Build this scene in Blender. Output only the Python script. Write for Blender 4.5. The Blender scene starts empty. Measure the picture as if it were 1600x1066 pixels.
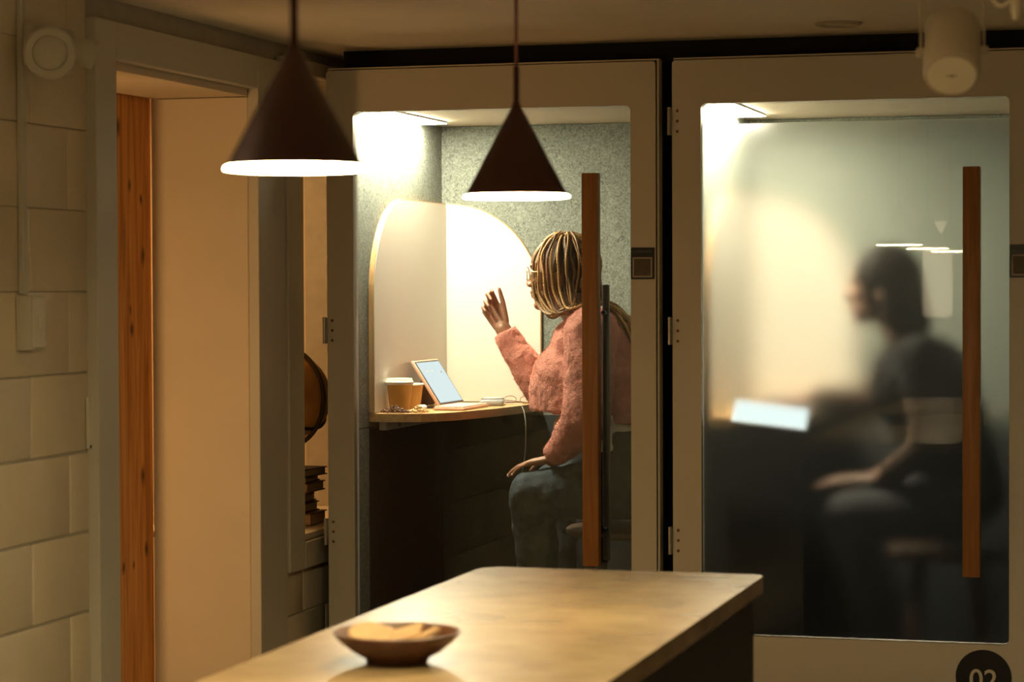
import bpy, bmesh, math, random
from mathutils import Vector, Matrix, noise

random.seed(7)
S = bpy.context.scene
COL = S.collection
PI = math.pi

# ---------------------------------------------------------------- camera
F_PX = 3740.5
cam_d = bpy.data.cameras.new('camera')
cam = bpy.data.objects.new('camera', cam_d)
COL.objects.link(cam)
yaw, pitch, roll = math.radians(15.872), math.radians(-1.3406), math.radians(-0.2302)
fw = Vector((-math.sin(yaw) * math.cos(pitch), math.cos(yaw) * math.cos(pitch), math.sin(pitch)))
r0 = Vector((math.cos(yaw), math.sin(yaw), 0))
u0 = r0.cross(fw)
r1 = r0 * math.cos(roll) + u0 * math.sin(roll)
u1 = -r0 * math.sin(roll) + u0 * math.cos(roll)
m3 = Matrix((r1, u1, -fw)).transposed()
cam.matrix_world = Matrix.Translation((0, 0, 1.53)) @ m3.to_4x4()
cam_d.sensor_fit = 'HORIZONTAL'
cam_d.sensor_width = 36.0
cam_d.lens = F_PX * 36.0 / 1600.0
cam_d.clip_start = 0.05
cam_d.dof.use_dof = True
cam_d.dof.focus_distance = 7.5
cam_d.dof.aperture_fstop = 4.6
S.camera = cam

# ---------------------------------------------------------------- world, exposure
W = bpy.data.worlds.new('world')
S.world = W
W.use_nodes = True
W.node_tree.nodes['Background'].inputs[0].default_value = (1.0, 0.72, 0.42, 1)
W.node_tree.nodes['Background'].inputs[1].default_value = 0.004
S.view_settings.view_transform = 'Standard'
S.view_settings.look = 'None'
S.view_settings.exposure = 0.0
S.view_settings.gamma = 1.0
S.view_settings.use_curve_mapping = False
S.cycles.use_denoising = True
S.cycles.max_bounces = 10
S.cycles.diffuse_bounces = 4
S.cycles.glossy_bounces = 4
S.cycles.transmission_bounces = 8
S.cycles.transparent_max_bounces = 12
S.cycles.caustics_reflective = False
S.cycles.caustics_refractive = False
S.cycles.sample_clamp_indirect = 12.0

# light strengths, tuned together
PENDANT = 165.0        # radiance of a pendant's diffuser
BOOTH_LED = 190.0      # radiance of a booth's ceiling panel
ADDED_DOWNLIGHT = 225.0      # radiance of the unseen ceiling downlights added as room fill
FILL_NEXT_ROOM = 110.0      # radiance of the lamp added to light the wall behind the window
FILL_COLUMN = 11.5      # radiance of the unseen column added to light the doorway lining
C_PENDANT = (1.0, 0.74, 0.35)
C_LED = (1.0, 0.885, 0.64)
C_ADDED = (1.0, 0.74, 0.48)
C_NEXT = (1.0, 0.53, 0.175)


# ---------------------------------------------------------------- materials
def nt(m):
    m.use_nodes = True
    t = m.node_tree
    return t, t.nodes, t.links, t.nodes['Principled BSDF']


def coords(t, scale=(1, 1, 1), kind='Object'):
    tc = t.nodes.new('ShaderNodeTexCoord')
    mp = t.nodes.new('ShaderNodeMapping')
    mp.inputs['Scale'].default_value = scale
    t.links.new(tc.outputs[kind], mp.inputs['Vector'])
    return mp.outputs['Vector']


def mat(name, base, rough=0.5, var=0.0, vscale=6.0, bump=0.0, bscale=80.0, metal=0.0, spec=0.5,
        sheen=0.0, stretch=(1, 1, 1), col2=None, coat=0.0, detail=4.0):
    m = bpy.data.materials.new(name)
    t, n, l, b = nt(m)
    b.inputs['Base Color'].default_value = (*base, 1)
    b.inputs['Roughness'].default_value = rough
    b.inputs['Metallic'].default_value = metal
    b.inputs['Specular IOR Level'].default_value = spec
    if sheen:
        b.inputs['Sheen Weight'].default_value = sheen
        b.inputs['Sheen Roughness'].default_value = 0.4
        b.inputs['Sheen Tint'].default_value = (*[min(1, c * 1.6) for c in base], 1)
    if coat:
        b.inputs['Coat Weight'].default_value = coat
        b.inputs['Coat Roughness'].default_value = 0.12
    if var or col2:
        v = coords(t, stretch)
        nz = n.new('ShaderNodeTexNoise')
        nz.inputs['Scale'].default_value = vscale
        nz.inputs['Detail'].default_value = detail
        l.new(v, nz.inputs['Vector'])
        cr = n.new('ShaderNodeValToRGB')
        c2 = col2 or tuple(max(0, c * (1 - var)) for c in base)
        cr.color_ramp.elements[0].position = 0.32
        cr.color_ramp.elements[1].position = 0.68
        cr.color_ramp.elements[0].color = (*c2, 1)
        cr.color_ramp.elements[1].color = (*base, 1)
        l.new(nz.outputs['Fac'], cr.inputs['Fac'])
        l.new(cr.outputs['Color'], b.inputs['Base Color'])
    if bump:
        v = coords(t)
        nb = n.new('ShaderNodeTexNoise')
        nb.inputs['Scale'].default_value = bscale
        nb.inputs['Detail'].default_value = 3
        l.new(v, nb.inputs['Vector'])
        bp = n.new('ShaderNodeBump')
        bp.inputs['Strength'].default_value = bump
        bp.inputs['Distance'].default_value = 0.004
        l.new(nb.outputs['Fac'], bp.inputs['Height'])
        l.new(bp.outputs['Normal'], b.inputs['Normal'])
    return m


def emit_mat(name, col, strength):
    m = bpy.data.materials.new(name)
    t, n, l, b = nt(m)
    n.remove(b)
    e = n.new('ShaderNodeEmission')
    e.inputs[0].default_value = (*col, 1)
    e.inputs[1].default_value = strength
    l.new(e.outputs[0], n['Material Output'].inputs[0])
    return m


def wood_mat(name, light, dark, along='Z', scale=1.0, rough=0.5, knots=()):
    """grain stretched along one axis; knots = (x, y, z, radius) dark eyes in object space"""
    m = bpy.data.materials.new(name)
    t, n, l, b = nt(m)
    b.inputs['Roughness'].default_value = rough
    st = {'X': (0.06, 1, 1), 'Y': (1, 0.06, 1), 'Z': (1, 1, 0.06)}[along]
    v = coords(t, tuple(s * scale for s in st))
    n1 = n.new('ShaderNodeTexNoise')
    n1.inputs['Scale'].default_value = 60
    n1.inputs['Detail'].default_value = 5
    n1.inputs['Distortion'].default_value = 0.6
    l.new(v, n1.inputs['Vector'])
    cr = n.new('ShaderNodeValToRGB')
    cr.color_ramp.elements[0].position = 0.3
    cr.color_ramp.elements[1].position = 0.72
    cr.color_ramp.elements[0].color = (*dark, 1)
    cr.color_ramp.elements[1].color = (*light, 1)
    l.new(n1.outputs['Fac'], cr.inputs['Fac'])
    out = cr.outputs['Color']
    for (kx, ky, kz, kr) in knots:
        tc = n.new('ShaderNodeTexCoord')
        d = n.new('ShaderNodeVectorMath')
        d.operation = 'SUBTRACT'
        d.inputs[1].default_value = (kx, ky, kz)
        l.new(tc.outputs['Object'], d.inputs[0])
        sc = n.new('ShaderNodeVectorMath')
        sc.operation = 'MULTIPLY'
        sc.inputs[1].default_value = (0, 1 / kr, 0.55 / kr)
        l.new(d.outputs[0], sc.inputs[0])
        nz = n.new('ShaderNodeTexNoise')
        nz.inputs['Scale'].default_value = 30
        l.new(tc.outputs['Object'], nz.inputs['Vector'])
        ln = n.new('ShaderNodeVectorMath')
        ln.operation = 'LENGTH'
        l.new(sc.outputs[0], ln.inputs[0])
        ad = n.new('ShaderNodeMath')
        ad.operation = 'ADD'
        l.new(ln.outputs['Value'], ad.inputs[0])
        l.new(nz.outputs['Fac'], ad.inputs[1])
        rp = n.new('ShaderNodeMapRange')
        rp.inputs[1].default_value = 0.75
        rp.inputs[2].default_value = 1.9
        rp.inputs[3].default_value = 1
        rp.inputs[4].default_value = 0
        l.new(ad.outputs[0], rp.inputs[0])
        mx = n.new('ShaderNodeMix')
        mx.data_type = 'RGBA'
        l.new(rp.outputs[0], mx.inputs[0])
        l.new(out, mx.inputs[6])
        mx.inputs[7].default_value = (dark[0] * 0.25, dark[1] * 0.2, dark[2] * 0.2, 1)
        out = mx.outputs[2]
    l.new(out, b.inputs['Base Color'])
    bp = n.new('ShaderNodeBump')
    bp.inputs['Strength'].default_value = 0.15
    bp.inputs['Distance'].default_value = 0.002
    l.new(n1.outputs['Fac'], bp.inputs['Height'])
    l.new(bp.outputs['Normal'], b.inputs['Normal'])
    return m


def clear_glass(name):
    m = bpy.data.materials.new(name)
    t, n, l, b = nt(m)
    n.remove(b)
    tr = n.new('ShaderNodeBsdfTransparent')
    tr.inputs[0].default_value = (0.95, 0.965, 0.955, 1)
    gl = n.new('ShaderNodeBsdfGlossy')
    gl.inputs['Roughness'].default_value = 0.0
    fr = n.new('ShaderNodeFresnel')
    fr.inputs['IOR'].default_value = 1.45
    mx = n.new('ShaderNodeMixShader')
    l.new(fr.outputs[0], mx.inputs[0])
    l.new(tr.outputs[0], mx.inputs[1])
    l.new(gl.outputs[0], mx.inputs[2])
    l.new(mx.outputs[0], n['Material Output'].inputs[0])
    return m


def frost_glass(name, rough, haze=0.0):
    m = bpy.data.materials.new(name)
    t, n, l, b = nt(m)
    n.remove(b)
    g = n.new('ShaderNodeBsdfRefraction' if haze else 'ShaderNodeBsdfGlass')
    g.distribution = 'BECKMANN'
    g.inputs['Roughness'].default_value = rough
    g.inputs['IOR'].default_value = 1.45
    g.inputs['Color'].default_value = (0.97, 0.985, 0.975, 1)
    if haze:                       # the film's milky scatter
        tl = n.new('ShaderNodeBsdfTranslucent')
        tl.inputs[0].default_value = (0.93, 0.95, 0.93, 1)
        mx = n.new('ShaderNodeMixShader')
        mx.inputs[0].default_value = haze
        l.new(g.outputs[0], mx.inputs[1])
        l.new(tl.outputs[0], mx.inputs[2])
        l.new(mx.outputs[0], n['Material Output'].inputs[0])
    else:
        l.new(g.outputs[0], n['Material Output'].inputs[0])
    return m


def felt_mat(name, a, c):
    m = bpy.data.materials.new(name)
    t, n, l, b = nt(m)
    b.inputs['Roughness'].default_value = 0.95
    b.inputs['Specular IOR Level'].default_value = 0.1
    v = coords(t)
    n1 = n.new('ShaderNodeTexNoise')
    n1.inputs['Scale'].default_value = 260
    n1.inputs['Detail'].default_value = 2
    n1.inputs['Distortion'].default_value = 1.5
    n2 = n.new('ShaderNodeTexNoise')
    n2.inputs['Scale'].default_value = 70
    n2.inputs['Detail'].default_value = 3
    n2.inputs['Distortion'].default_value = 2.0
    l.new(v, n1.inputs['Vector'])
    l.new(v, n2.inputs['Vector'])
    ad = n.new('ShaderNodeMath')
    ad.operation = 'ADD'
    l.new(n1.outputs['Fac'], ad.inputs[0])
    l.new(n2.outputs['Fac'], ad.inputs[1])
    cr = n.new('ShaderNodeValToRGB')
    cr.color_ramp.elements[0].position = 0.36
    cr.color_ramp.elements[1].position = 0.62
    cr.color_ramp.elements[0].color = (*a, 1)
    cr.color_ramp.elements[1].color = (*c, 1)
    hf = n.new('ShaderNodeMath')
    hf.operation = 'MULTIPLY'
    hf.inputs[1].default_value = 0.5
    l.new(ad.outputs[0], hf.inputs[0])
    l.new(hf.outputs[0], cr.inputs['Fac'])
    l.new(cr.outputs['Color'], b.inputs['Base Color'])
    return m


M = dict(
    ceiling=mat('ceiling_paint', (0.94, 0.89, 0.79), 0.9, 0.08, 2.0, 0.2, 60),
    wall=mat('wall_paint', (0.62, 0.60, 0.53), 0.75, 0.10, 2.5, 0.25, 55),
    mortar=mat('painted_mortar', (0.50, 0.48, 0.42), 0.85, 0.1, 20, 0.4, 120),
    block=mat('painted_block', (0.75, 0.675, 0.54), 0.62, 0.10, 5.0, 0.5, 70),
    casing=mat('casing_paint', (0.60, 0.58, 0.52), 0.5, 0.05, 4.0, 0.05, 40),
    reveal=mat('reveal_paint', (0.74, 0.66, 0.54), 0.6, 0.06, 4.0, 0.1, 50),
    next_wall=mat('next_room_paint', (0.72, 0.62, 0.48), 0.8, 0.08, 2.0, 0.1, 40),
    floor=mat('floor_concrete', (0.32, 0.28, 0.22), 0.5, 0.25, 2.0, 0.1, 20),
    dark=mat('black_paint', (0.012, 0.012, 0.013), 0.8, 0.2, 3.0),
    booth=mat('booth_lacquer', (0.56, 0.525, 0.46), 0.42, 0.04, 3.0, 0.03, 200),
    booth_in=mat('booth_white', (0.78, 0.75, 0.68), 0.55, 0.03, 3.0),
    booth_ceiling=mat('booth_ceiling_tan', (0.52, 0.45, 0.35), 0.6, 0.10, 5.0, stretch=(1, 12, 12)),
    booth_side=mat('booth_side_black', (0.02, 0.02, 0.021), 0.6, 0.2, 5.0),
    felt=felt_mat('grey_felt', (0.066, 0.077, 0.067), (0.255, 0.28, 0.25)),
    felt_dark=felt_mat('charcoal_shade_felt', (0.018, 0.020, 0.021), (0.040, 0.044, 0.045)),  # charcoal lower panels; also carries the shade under the desk
    felt_floor=mat('booth_carpet', (0.03, 0.032, 0.034), 0.95, 0.4, 90, 0.6, 300),
    board=mat('white_laminate', (0.64, 0.61, 0.54), 0.38, 0.02, 2.0),
    ply=wood_mat('plywood_edge', (0.55, 0.36, 0.17), (0.38, 0.22, 0.09), 'Z', 1.4),
    desk=wood_mat('desk_oak', (0.56, 0.35, 0.15), (0.40, 0.23, 0.085), 'Y', 1.0, 0.42),
    handle=wood_mat('handle_oak', (0.34, 0.15, 0.038), (0.23, 0.09, 0.019), 'Z', 1.2, 0.45),
    stool=wood_mat('stool_wood', (0.075, 0.038, 0.018), (0.045, 0.022, 0.01), 'Z', 1.0, 0.5),
    steel=mat('hinge_steel', (0.42, 0.40, 0.37), 0.35, metal=1.0, var=0.1, vscale=30),
    grey_metal=mat('grey_metal', (0.09, 0.09, 0.088), 0.42, metal=0.4, var=0.1, vscale=20),
    black_plastic=mat('black_plastic', (0.015, 0.016, 0.018), 0.35, 0.1, 10),
    placard=mat('placard_black', (0.014, 0.016, 0.02), 0.3, 0.1, 10),
    placard_pale=mat('placard_pale', (0.36, 0.31, 0.24), 0.5, 0.15, 200),
    placard_mid=mat('placard_brown', (0.10, 0.078, 0.055), 0.5, 0.3, 90),
    print_pale=mat('print_pale', (0.60, 0.56, 0.47), 0.5, 0.03, 10),
    print_dim=mat('print_dim', (0.045, 0.05, 0.055), 0.5, 0.03, 10),
    shade=mat('shade_maroon', (0.034, 0.0085, 0.006), 0.55, 0.1, 8, spec=0.2),
    shade_in=mat('shade_white', (0.85, 0.82, 0.76), 0.5, 0.02, 8),
    cord=mat('cord_fabric', (0.09, 0.02, 0.015), 0.8, 0.2, 200),
    pendant=emit_mat('pendant_diffuser', C_PENDANT, PENDANT),
    led=emit_mat('booth_led_panel', C_LED, BOOTH_LED),
    downlight=emit_mat('added_downlight_lens', C_ADDED, ADDED_DOWNLIGHT),
    sconce=emit_mat('added_sconce_diffuser', C_ADDED, 5.0),
    fill_lamp=emit_mat('next_room_fill_glow', C_NEXT, FILL_NEXT_ROOM),
    fill_column=emit_mat('doorway_fill_glow', C_NEXT, FILL_COLUMN),
    screen=emit_mat('tablet_screen_glow', (0.76, 0.87, 0.88), 1.12),
    screen2=emit_mat('bright_screen_glow', (0.80, 0.92, 0.90), 1.15),
    island=mat('island_stone', (0.31, 0.235, 0.135), 0.27, 0.0, 7.0, 0.05, 60, spec=0.5,
               col2=(0.215, 0.16, 0.09), detail=8.0),
    island_base=mat('island_base_dark', (0.018, 0.017, 0.015), 0.5, 0.2, 6),
    bowl=wood_mat('bowl_walnut', (0.10, 0.038, 0.016), (0.045, 0.016, 0.007), 'X', 0.8, 0.38),
    cracker=mat('cracker_pale', (0.46, 0.31, 0.165), 0.75, 0.2, 40, 0.5, 150),
    white_metal=mat('white_metal', (0.46, 0.41, 0.34), 0.45, 0.04, 8),
    white_plastic=mat('white_plastic', (0.70, 0.67, 0.58), 0.45, 0.03, 10),
    glass=clear_glass('clear_pane'),
    glass_smooth=frost_glass('frosted_outer', 0.0),
    glass_rough=frost_glass('frosted_film', 0.33, 0.018),
    sweater=mat('pink_mohair', (0.58, 0.26, 0.205), 0.95, 0.30, 26, 0.9, 150, spec=0.1, sheen=0.8),
    fuzz=mat('pink_fuzz', (0.62, 0.30, 0.245), 0.95, 0.1, 20, spec=0.1),
    shirt=mat('white_cotton', (0.66, 0.62, 0.54), 0.9, 0.1, 30, 0.3, 60),
    jeans=mat('blue_denim', (0.05, 0.068, 0.080), 0.9, 0.45, 24, 0.4, 260, spec=0.2),
    skin=mat('brown_skin', (0.29, 0.135, 0.075), 0.46, 0.14, 26, 0.12, 220),
    skin2=mat('light_skin', (0.24, 0.14, 0.10), 0.5, 0.08, 26, 0.1, 220),
    nail=mat('pale_nail', (0.42, 0.24, 0.17), 0.25, 0.03, 20),
    hair=mat('dark_roots', (0.045, 0.022, 0.012), 0.6, 0.4, 60, 0.5, 200),
    hair2=mat('dark_hair', (0.014, 0.010, 0.008), 0.7, 0.4, 50, 0.3, 150, spec=0.08, stretch=(1, 1, 0.1)),
    eye=mat('eye_white', (0.75, 0.72, 0.66), 0.2, 0.02, 10),
    gold=mat('gold_frame', (0.65, 0.47, 0.24), 0.3, metal=0.9, var=0.05, vscale=20),
    shoe=mat('dark_shoe', (0.03, 0.028, 0.026), 0.5, 0.2, 20),
    vest=mat('black_vest', (0.008, 0.008, 0.0095), 0.85, 0.3, 25, 0.3, 120, spec=0.15),
    sleeve2=mat('tan_sleeve', (0.055, 0.034, 0.022), 0.9, 0.15, 25, 0.3, 120, spec=0.15),
    trousers2=mat('dark_trousers', (0.012, 0.013, 0.016), 0.9, 0.25, 30, 0.3, 200),
    kraft=mat('kraft_card', (0.56, 0.32, 0.095), 0.75, 0.08, 25),
    lid=mat('cup_lid', (0.80, 0.77, 0.70), 0.4, 0.03, 15),
    pink_case=mat('peach_case', (0.68, 0.40, 0.28), 0.45, 0.05, 20),
    key=mat('cream_key', (0.75, 0.55, 0.42), 0.5, 0.05, 20),
    brown_leather=mat('brown_cover', (0.19, 0.075, 0.038), 0.6, 0.15, 30),
    bead_dark=mat('brown_bead', (0.12, 0.05, 0.022), 0.35, 0.3, 60),
    bead_pale=mat('pale_bead', (0.60, 0.42, 0.18), 0.35, 0.3, 60),
    phone=mat('phone_grey', (0.35, 0.36, 0.37), 0.25, 0.05, 20),
    cable=mat('white_cable', (0.72, 0.68, 0.58), 0.5, 0.03, 20),
    globe=mat('globe_tan', (0.72, 0.38, 0.11), 0.4, 0.0, 9.0, col2=(0.46, 0.215, 0.05), detail=6),
    globe_arm=mat('globe_arm_dark', (0.035, 0.016, 0.009), 0.4, 0.2, 20),
    page=mat('old_pages', (0.62, 0.42, 0.22), 0.85, 0.25, 3.0, stretch=(1, 1, 90)),
    cover_a=mat('maroon_cover', (0.10, 0.03, 0.025), 0.6, 0.2, 20),
    cover_b=mat('brown_book_cover', (0.17, 0.08, 0.035), 0.6, 0.2, 20),
    cover_c=mat('navy_cover', (0.04, 0.035, 0.05), 0.6, 0.2, 20),
    beam=wood_mat('pine_beam', (0.95, 0.48, 0.145), (0.52, 0.19, 0.035), 'Z', 0.7, 0.55,
                  knots=((0, 6.44, 2.00, 0.016), (0, 6.52, 1.83, 0.010), (0, 6.60, 1.79, 0.009), (0, 6.52, 1.46, 0.007), (0, 6.53, 1.40, 0.012),
                         (0, 6.60, 0.96, 0.016), (0, 6.62, 0.74, 0.013), (0, 6.46, 0.70, 0.010), (0, 6.53, 0.70, 0.007), (0, 6.61, 1.62, 0.014))),
)

# braid material: blonde to brown by strand
_m = bpy.data.materials.new('blonde_braid')
_t, _n, _l, _b = nt(_m)
_oi = _n.new('ShaderNodeObjectInfo')
_cr = _n.new('ShaderNodeValToRGB')
_cr.color_ramp.elements[0].color = (0.085, 0.036, 0.012, 1)
_cr.color_ramp.elements[1].color = (0.52, 0.31, 0.115, 1)
_cr.color_ramp.elements.new(0.45).color = (0.27, 0.145, 0.048, 1)
_l.new(_oi.outputs['Random'], _cr.inputs['Fac'])
_l.new(_cr.outputs['Color'], _b.inputs['Base Color'])
_b.inputs['Roughness'].default_value = 0.5
M['braid'] = _m


# ---------------------------------------------------------------- helpers
CAM_RESCALE = None          # set while the booths and what is in them are built: scales them about the camera


def link(name, me, parent=None):
    if CAM_RESCALE is not None:
        me.transform(CAM_RESCALE)
    o = bpy.data.objects.new(name, me)
    COL.objects.link(o)
    if parent is not None:
        o.parent = parent
        o.matrix_parent_inverse = parent_inv(parent)
    return o


def parent_inv(p):
    # meshes are modelled in world space; only the Empties stand away from the origin
    return Matrix.Translation(-Vector(p.location)) if p.type == 'EMPTY' else Matrix.Identity(4)


def obj(name, bm, m, parent=None, smooth=False, angle=None):
    bmesh.ops.recalc_face_normals(bm, faces=bm.faces[:])
    me = bpy.data.meshes.new(name)
    bm.to_mesh(me)
    bm.free()
    for mm in (m if isinstance(m, (list, tuple)) else [m]):
        me.materials.append(M[mm] if isinstance(mm, str) else mm)
    if smooth:
        for p in me.polygons:
            p.use_smooth = True
    if angle is not None:
        for p in me.polygons:
            p.use_smooth = True
        try:
            me.set_sharp_from_angle(angle=math.radians(angle))
        except Exception:
            pass
    return link(name, me, parent)


def tag(o, label=None, cat=None, group=None, kind=None):
    if label:
        o['label'] = label
    if cat:
        o['category'] = cat
    if group:
        o['group'] = group
    if kind:
        o['kind'] = kind
    return o


def thing(name, label, cat, loc=(0, 0, 0), group=None, kind=None):
    o = bpy.data.objects.new(name, None)
    COL.objects.link(o)
    o.location = CAM_RESCALE @ Vector(loc) if CAM_RESCALE is not None else loc
    o.empty_display_size = 0.05
    return tag(o, label, cat, group, kind)


def B():
    return bmesh.new()


def box(bm, x0, x1, y0, y1, z0, z1, bev=0.0, seg=1, rot=None, piv=None):
    r = bmesh.ops.create_cube(bm, size=1)
    vs = r['verts']
    c = Vector(((x0 + x1) / 2, (y0 + y1) / 2, (z0 + z1) / 2))
    for v in vs:
        v.co = Vector((v.co.x * (x1 - x0), v.co.y * (y1 - y0), v.co.z * (z1 - z0))) + c
    if bev:
        es = list({e for v in vs for e in v.link_edges})
        rr = bmesh.ops.bevel(bm, geom=es, offset=bev, segments=seg, affect='EDGES', profile=0.5)
        vs = list({v for f in rr['faces'] for v in f.verts} | {v for v in vs if v.is_valid})
    if rot is not None:
        p = Vector(piv) if piv is not None else c
        for v in vs:
            v.co = p + rot @ (v.co - p)
    return vs


def rrect(x0, x1, z0, z1, r, n=6):
    """rounded rectangle outline, anticlockwise, n+1 points a corner; r may be one radius or four (bl, br, tr, tl)"""
    rs = r if isinstance(r, (list, tuple)) else (r,) * 4
    pts = []
    for (cx, cz, a0, rr) in ((x0, z0, PI, rs[0]), (x1, z0, 1.5 * PI, rs[1]), (x1, z1, 0, rs[2]), (x0, z1, 0.5 * PI, rs[3])):
        ox = cx + rr if cx == x0 else cx - rr
        oz = cz + rr if cz == z0 else cz - rr
        for k in range(n + 1):
            a = a0 + 0.5 * PI * k / n
            pts.append((ox + rr * math.cos(a), oz + rr * math.sin(a)))
    return pts


def prism(bm, pts, lo, hi, axis='Y'):
    """extrude an outline of 2-D points between lo and hi on an axis"""
    def P(p, d):
        return {'Y': (p[0], d, p[1]), 'X': (d, p[0], p[1]), 'Z': (p[0], p[1], d)}[axis]
    a = [bm.verts.new(P(p, lo)) for p in pts]
    b = [bm.verts.new(P(p, hi)) for p in pts]
    bm.faces.new(a)
    bm.faces.new(b[::-1])
    n = len(pts)
    for i in range(n):
        bm.faces.new((a[i], b[i], b[(i + 1) % n], a[(i + 1) % n]))
    return a + b


def ring_prism(bm, outer, inner, lo, hi, axis='Y'):
    def P(p, d):
        return {'Y': (p[0], d, p[1]), 'X': (d, p[0], p[1]), 'Z': (p[0], p[1], d)}[axis]
    n = len(outer)
    A = [[bm.verts.new(P(p, d)) for p in L] for d in (lo, hi) for L in (outer, inner)]
    ol, il, oh, ih = A
    for i in range(n):
        j = (i + 1) % n
        bm.faces.new((ol[i], ol[j], il[j], il[i]))
        bm.faces.new((oh[i], ih[i], ih[j], oh[j]))
        bm.faces.new((ol[i], oh[i], oh[j], ol[j]))
        bm.faces.new((il[i], il[j], ih[j], ih[i]))


def lathe(bm, prof, c, n=32, axis=None, closed=False):
    """revolve (r, h) points about an axis through c"""
    q = Vector((0, 0, 1)).rotation_difference(Vector(axis).normalized()).to_matrix() if axis is not None else Matrix.Identity(3)
    c = Vector(c)
    rings = []
    for r, h in prof:
        if r < 1e-6:
            rings.append([bm.verts.new(c + q @ Vector((0, 0, h)))])
        else:
            rings.append([bm.verts.new(c + q @ Vector((r * math.cos(2 * PI * k / n), r * math.sin(2 * PI * k / n), h))) for k in range(n)])
    for a, b in zip(rings, rings[1:]):
        for k in range(n):
            j = (k + 1) % n
            if len(a) == 1 and len(b) == 1:
                continue
            if len(a) == 1:
                bm.faces.new((a[0], b[k], b[j]))
            elif len(b) == 1:
                bm.faces.new((a[k], b[0], a[j]))
            else:
                bm.faces.new((a[k], b[k], b[j], a[j]))


def tube(bm, pts, rad, n=8, cap=True):
    """sweep a circle along points; rad is a number or a function of (index, arclength)"""
    pts = [Vector(p) for p in pts]
    rings = []
    up = None
    s = 0.0
    for i, p in enumerate(pts):
        if i:
            s += (p - pts[i - 1]).length
        t = (pts[min(i + 1, len(pts) - 1)] - pts[max(i - 1, 0)]).normalized()
        if up is None:
            up = Vector((0, 0, 1)) if abs(t.z) < 0.9 else Vector((1, 0, 0))
        a = (up - t * up.dot(t)).normalized()
        up = a
        b = t.cross(a)
        r = rad(i, s) if callable(rad) else rad
        rings.append([bm.verts.new(p + (a * math.cos(2 * PI * k / n) + b * math.sin(2 * PI * k / n)) * r) for k in range(n)])
    for a, b in zip(rings, rings[1:]):
        for k in range(n):
            bm.faces.new((a[k], a[(k + 1) % n], b[(k + 1) % n], b[k]))
    if cap:
        bm.faces.new(rings[0][::-1])
        bm.faces.new(rings[-1])


def bez(ps, n):
    """Catmull-Rom through points"""
    ps = [Vector(p) for p in ps]
    P = [ps[0] * 2 - ps[1]] + ps + [ps[-1] * 2 - ps[-2]]
    out = []
    for i in range(1, len(P) - 2):
        for k in range(n):
            t = k / n
            a, b, c, d = P[i - 1], P[i], P[i + 1], P[i + 2]
            out.append(0.5 * ((2 * b) + (c - a) * t + (2 * a - 5 * b + 4 * c - d) * t * t + (3 * b - a - 3 * c + d) * t ** 3))
    out.append(ps[-1])
    return out


def ball(bm, c, r, n=12, rot=None):
    rr = r if isinstance(r, (tuple, list)) else (r, r, r)
    res = bmesh.ops.create_uvsphere(bm, u_segments=n * 2, v_segments=n, radius=1)
    c = Vector(c)
    for v in res['verts']:
        q = Vector((v.co.x * rr[0], v.co.y * rr[1], v.co.z * rr[2]))
        if rot is not None:
            q = rot @ q
        v.co = c + q


def capsule(bm, p0, r0_, p1, r1_, n=16):
    p0, p1 = Vector(p0), Vector(p1)
    d = p1 - p0
    L = d.length
    if L < 1e-6:
        ball(bm, p0, r0_)
        return
    prof = [(0, -r0_)]
    for k in range(1, 6):
        a = -PI / 2 + k * PI / 12
        prof.append((r0_ * math.cos(a), r0_ * math.sin(a)))
    prof.append((r0_, 0))
    prof.append((r1_, L))
    for k in range(1, 6):
        a = k * PI / 12
        prof.append((r1_ * math.cos(a), L + r1_ * math.sin(a)))
    prof.append((0, L + r1_))
    lathe(bm, prof, p0, n, d)


def ecyl(bm, p0, a0, p1, a1, n=28):
    """elliptical frustum with flat ends; a = (half width x, half width y)"""
    lo = [bm.verts.new((p0[0] + a0[0] * math.cos(2 * PI * k / n), p0[1] + a0[1] * math.sin(2 * PI * k / n), p0[2])) for k in range(n)]
    hi = [bm.verts.new((p1[0] + a1[0] * math.cos(2 * PI * k / n), p1[1] + a1[1] * math.sin(2 * PI * k / n), p1[2])) for k in range(n)]
    bm.faces.new(lo[::-1])
    bm.faces.new(hi)
    for k in range(n):
        bm.faces.new((lo[k], lo[(k + 1) % n], hi[(k + 1) % n], hi[k]))


def blob(name, bm, m, parent=None, voxel=0.004, smooth=6, displace=()):
    """fuse overlapping solids into one continuous surface"""
    bmesh.ops.recalc_face_normals(bm, faces=bm.faces[:])
    me = bpy.data.meshes.new(name + '_raw')
    bm.to_mesh(me)
    bm.free()
    tmp = bpy.data.objects.new(name + '_raw', me)
    COL.objects.link(tmp)
    r = tmp.modifiers.new('fuse', 'REMESH')
    r.mode = 'VOXEL'
    r.voxel_size = voxel
    s = tmp.modifiers.new('soft', 'SMOOTH')
    s.factor = 0.5
    s.iterations = smooth
    for (size, strength) in displace:
        tx = bpy.data.textures.new(name + '_relief', 'CLOUDS')
        tx.noise_scale = size
        tx.noise_depth = 1
        d = tmp.modifiers.new('relief', 'DISPLACE')
        d.texture = tx
        d.texture_coords = 'GLOBAL'
        d.strength = strength
        d.mid_level = 0.5
    dg = bpy.context.evaluated_depsgraph_get()
    dg.update()
    out = bpy.data.meshes.new_from_object(tmp.evaluated_get(dg))
    out.name = name
    bpy.data.objects.remove(tmp)
    out.materials.clear()
    out.materials.append(M[m])
    for p in out.polygons:
        p.use_smooth = True
    return link(name, out, parent)


# ================================================================= THE ROOM
XW = -2.70           # face of the left wall
ZC = 2.275           # ceiling
YF = 6.60            # front plane of the booths before they are scaled about the camera

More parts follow.
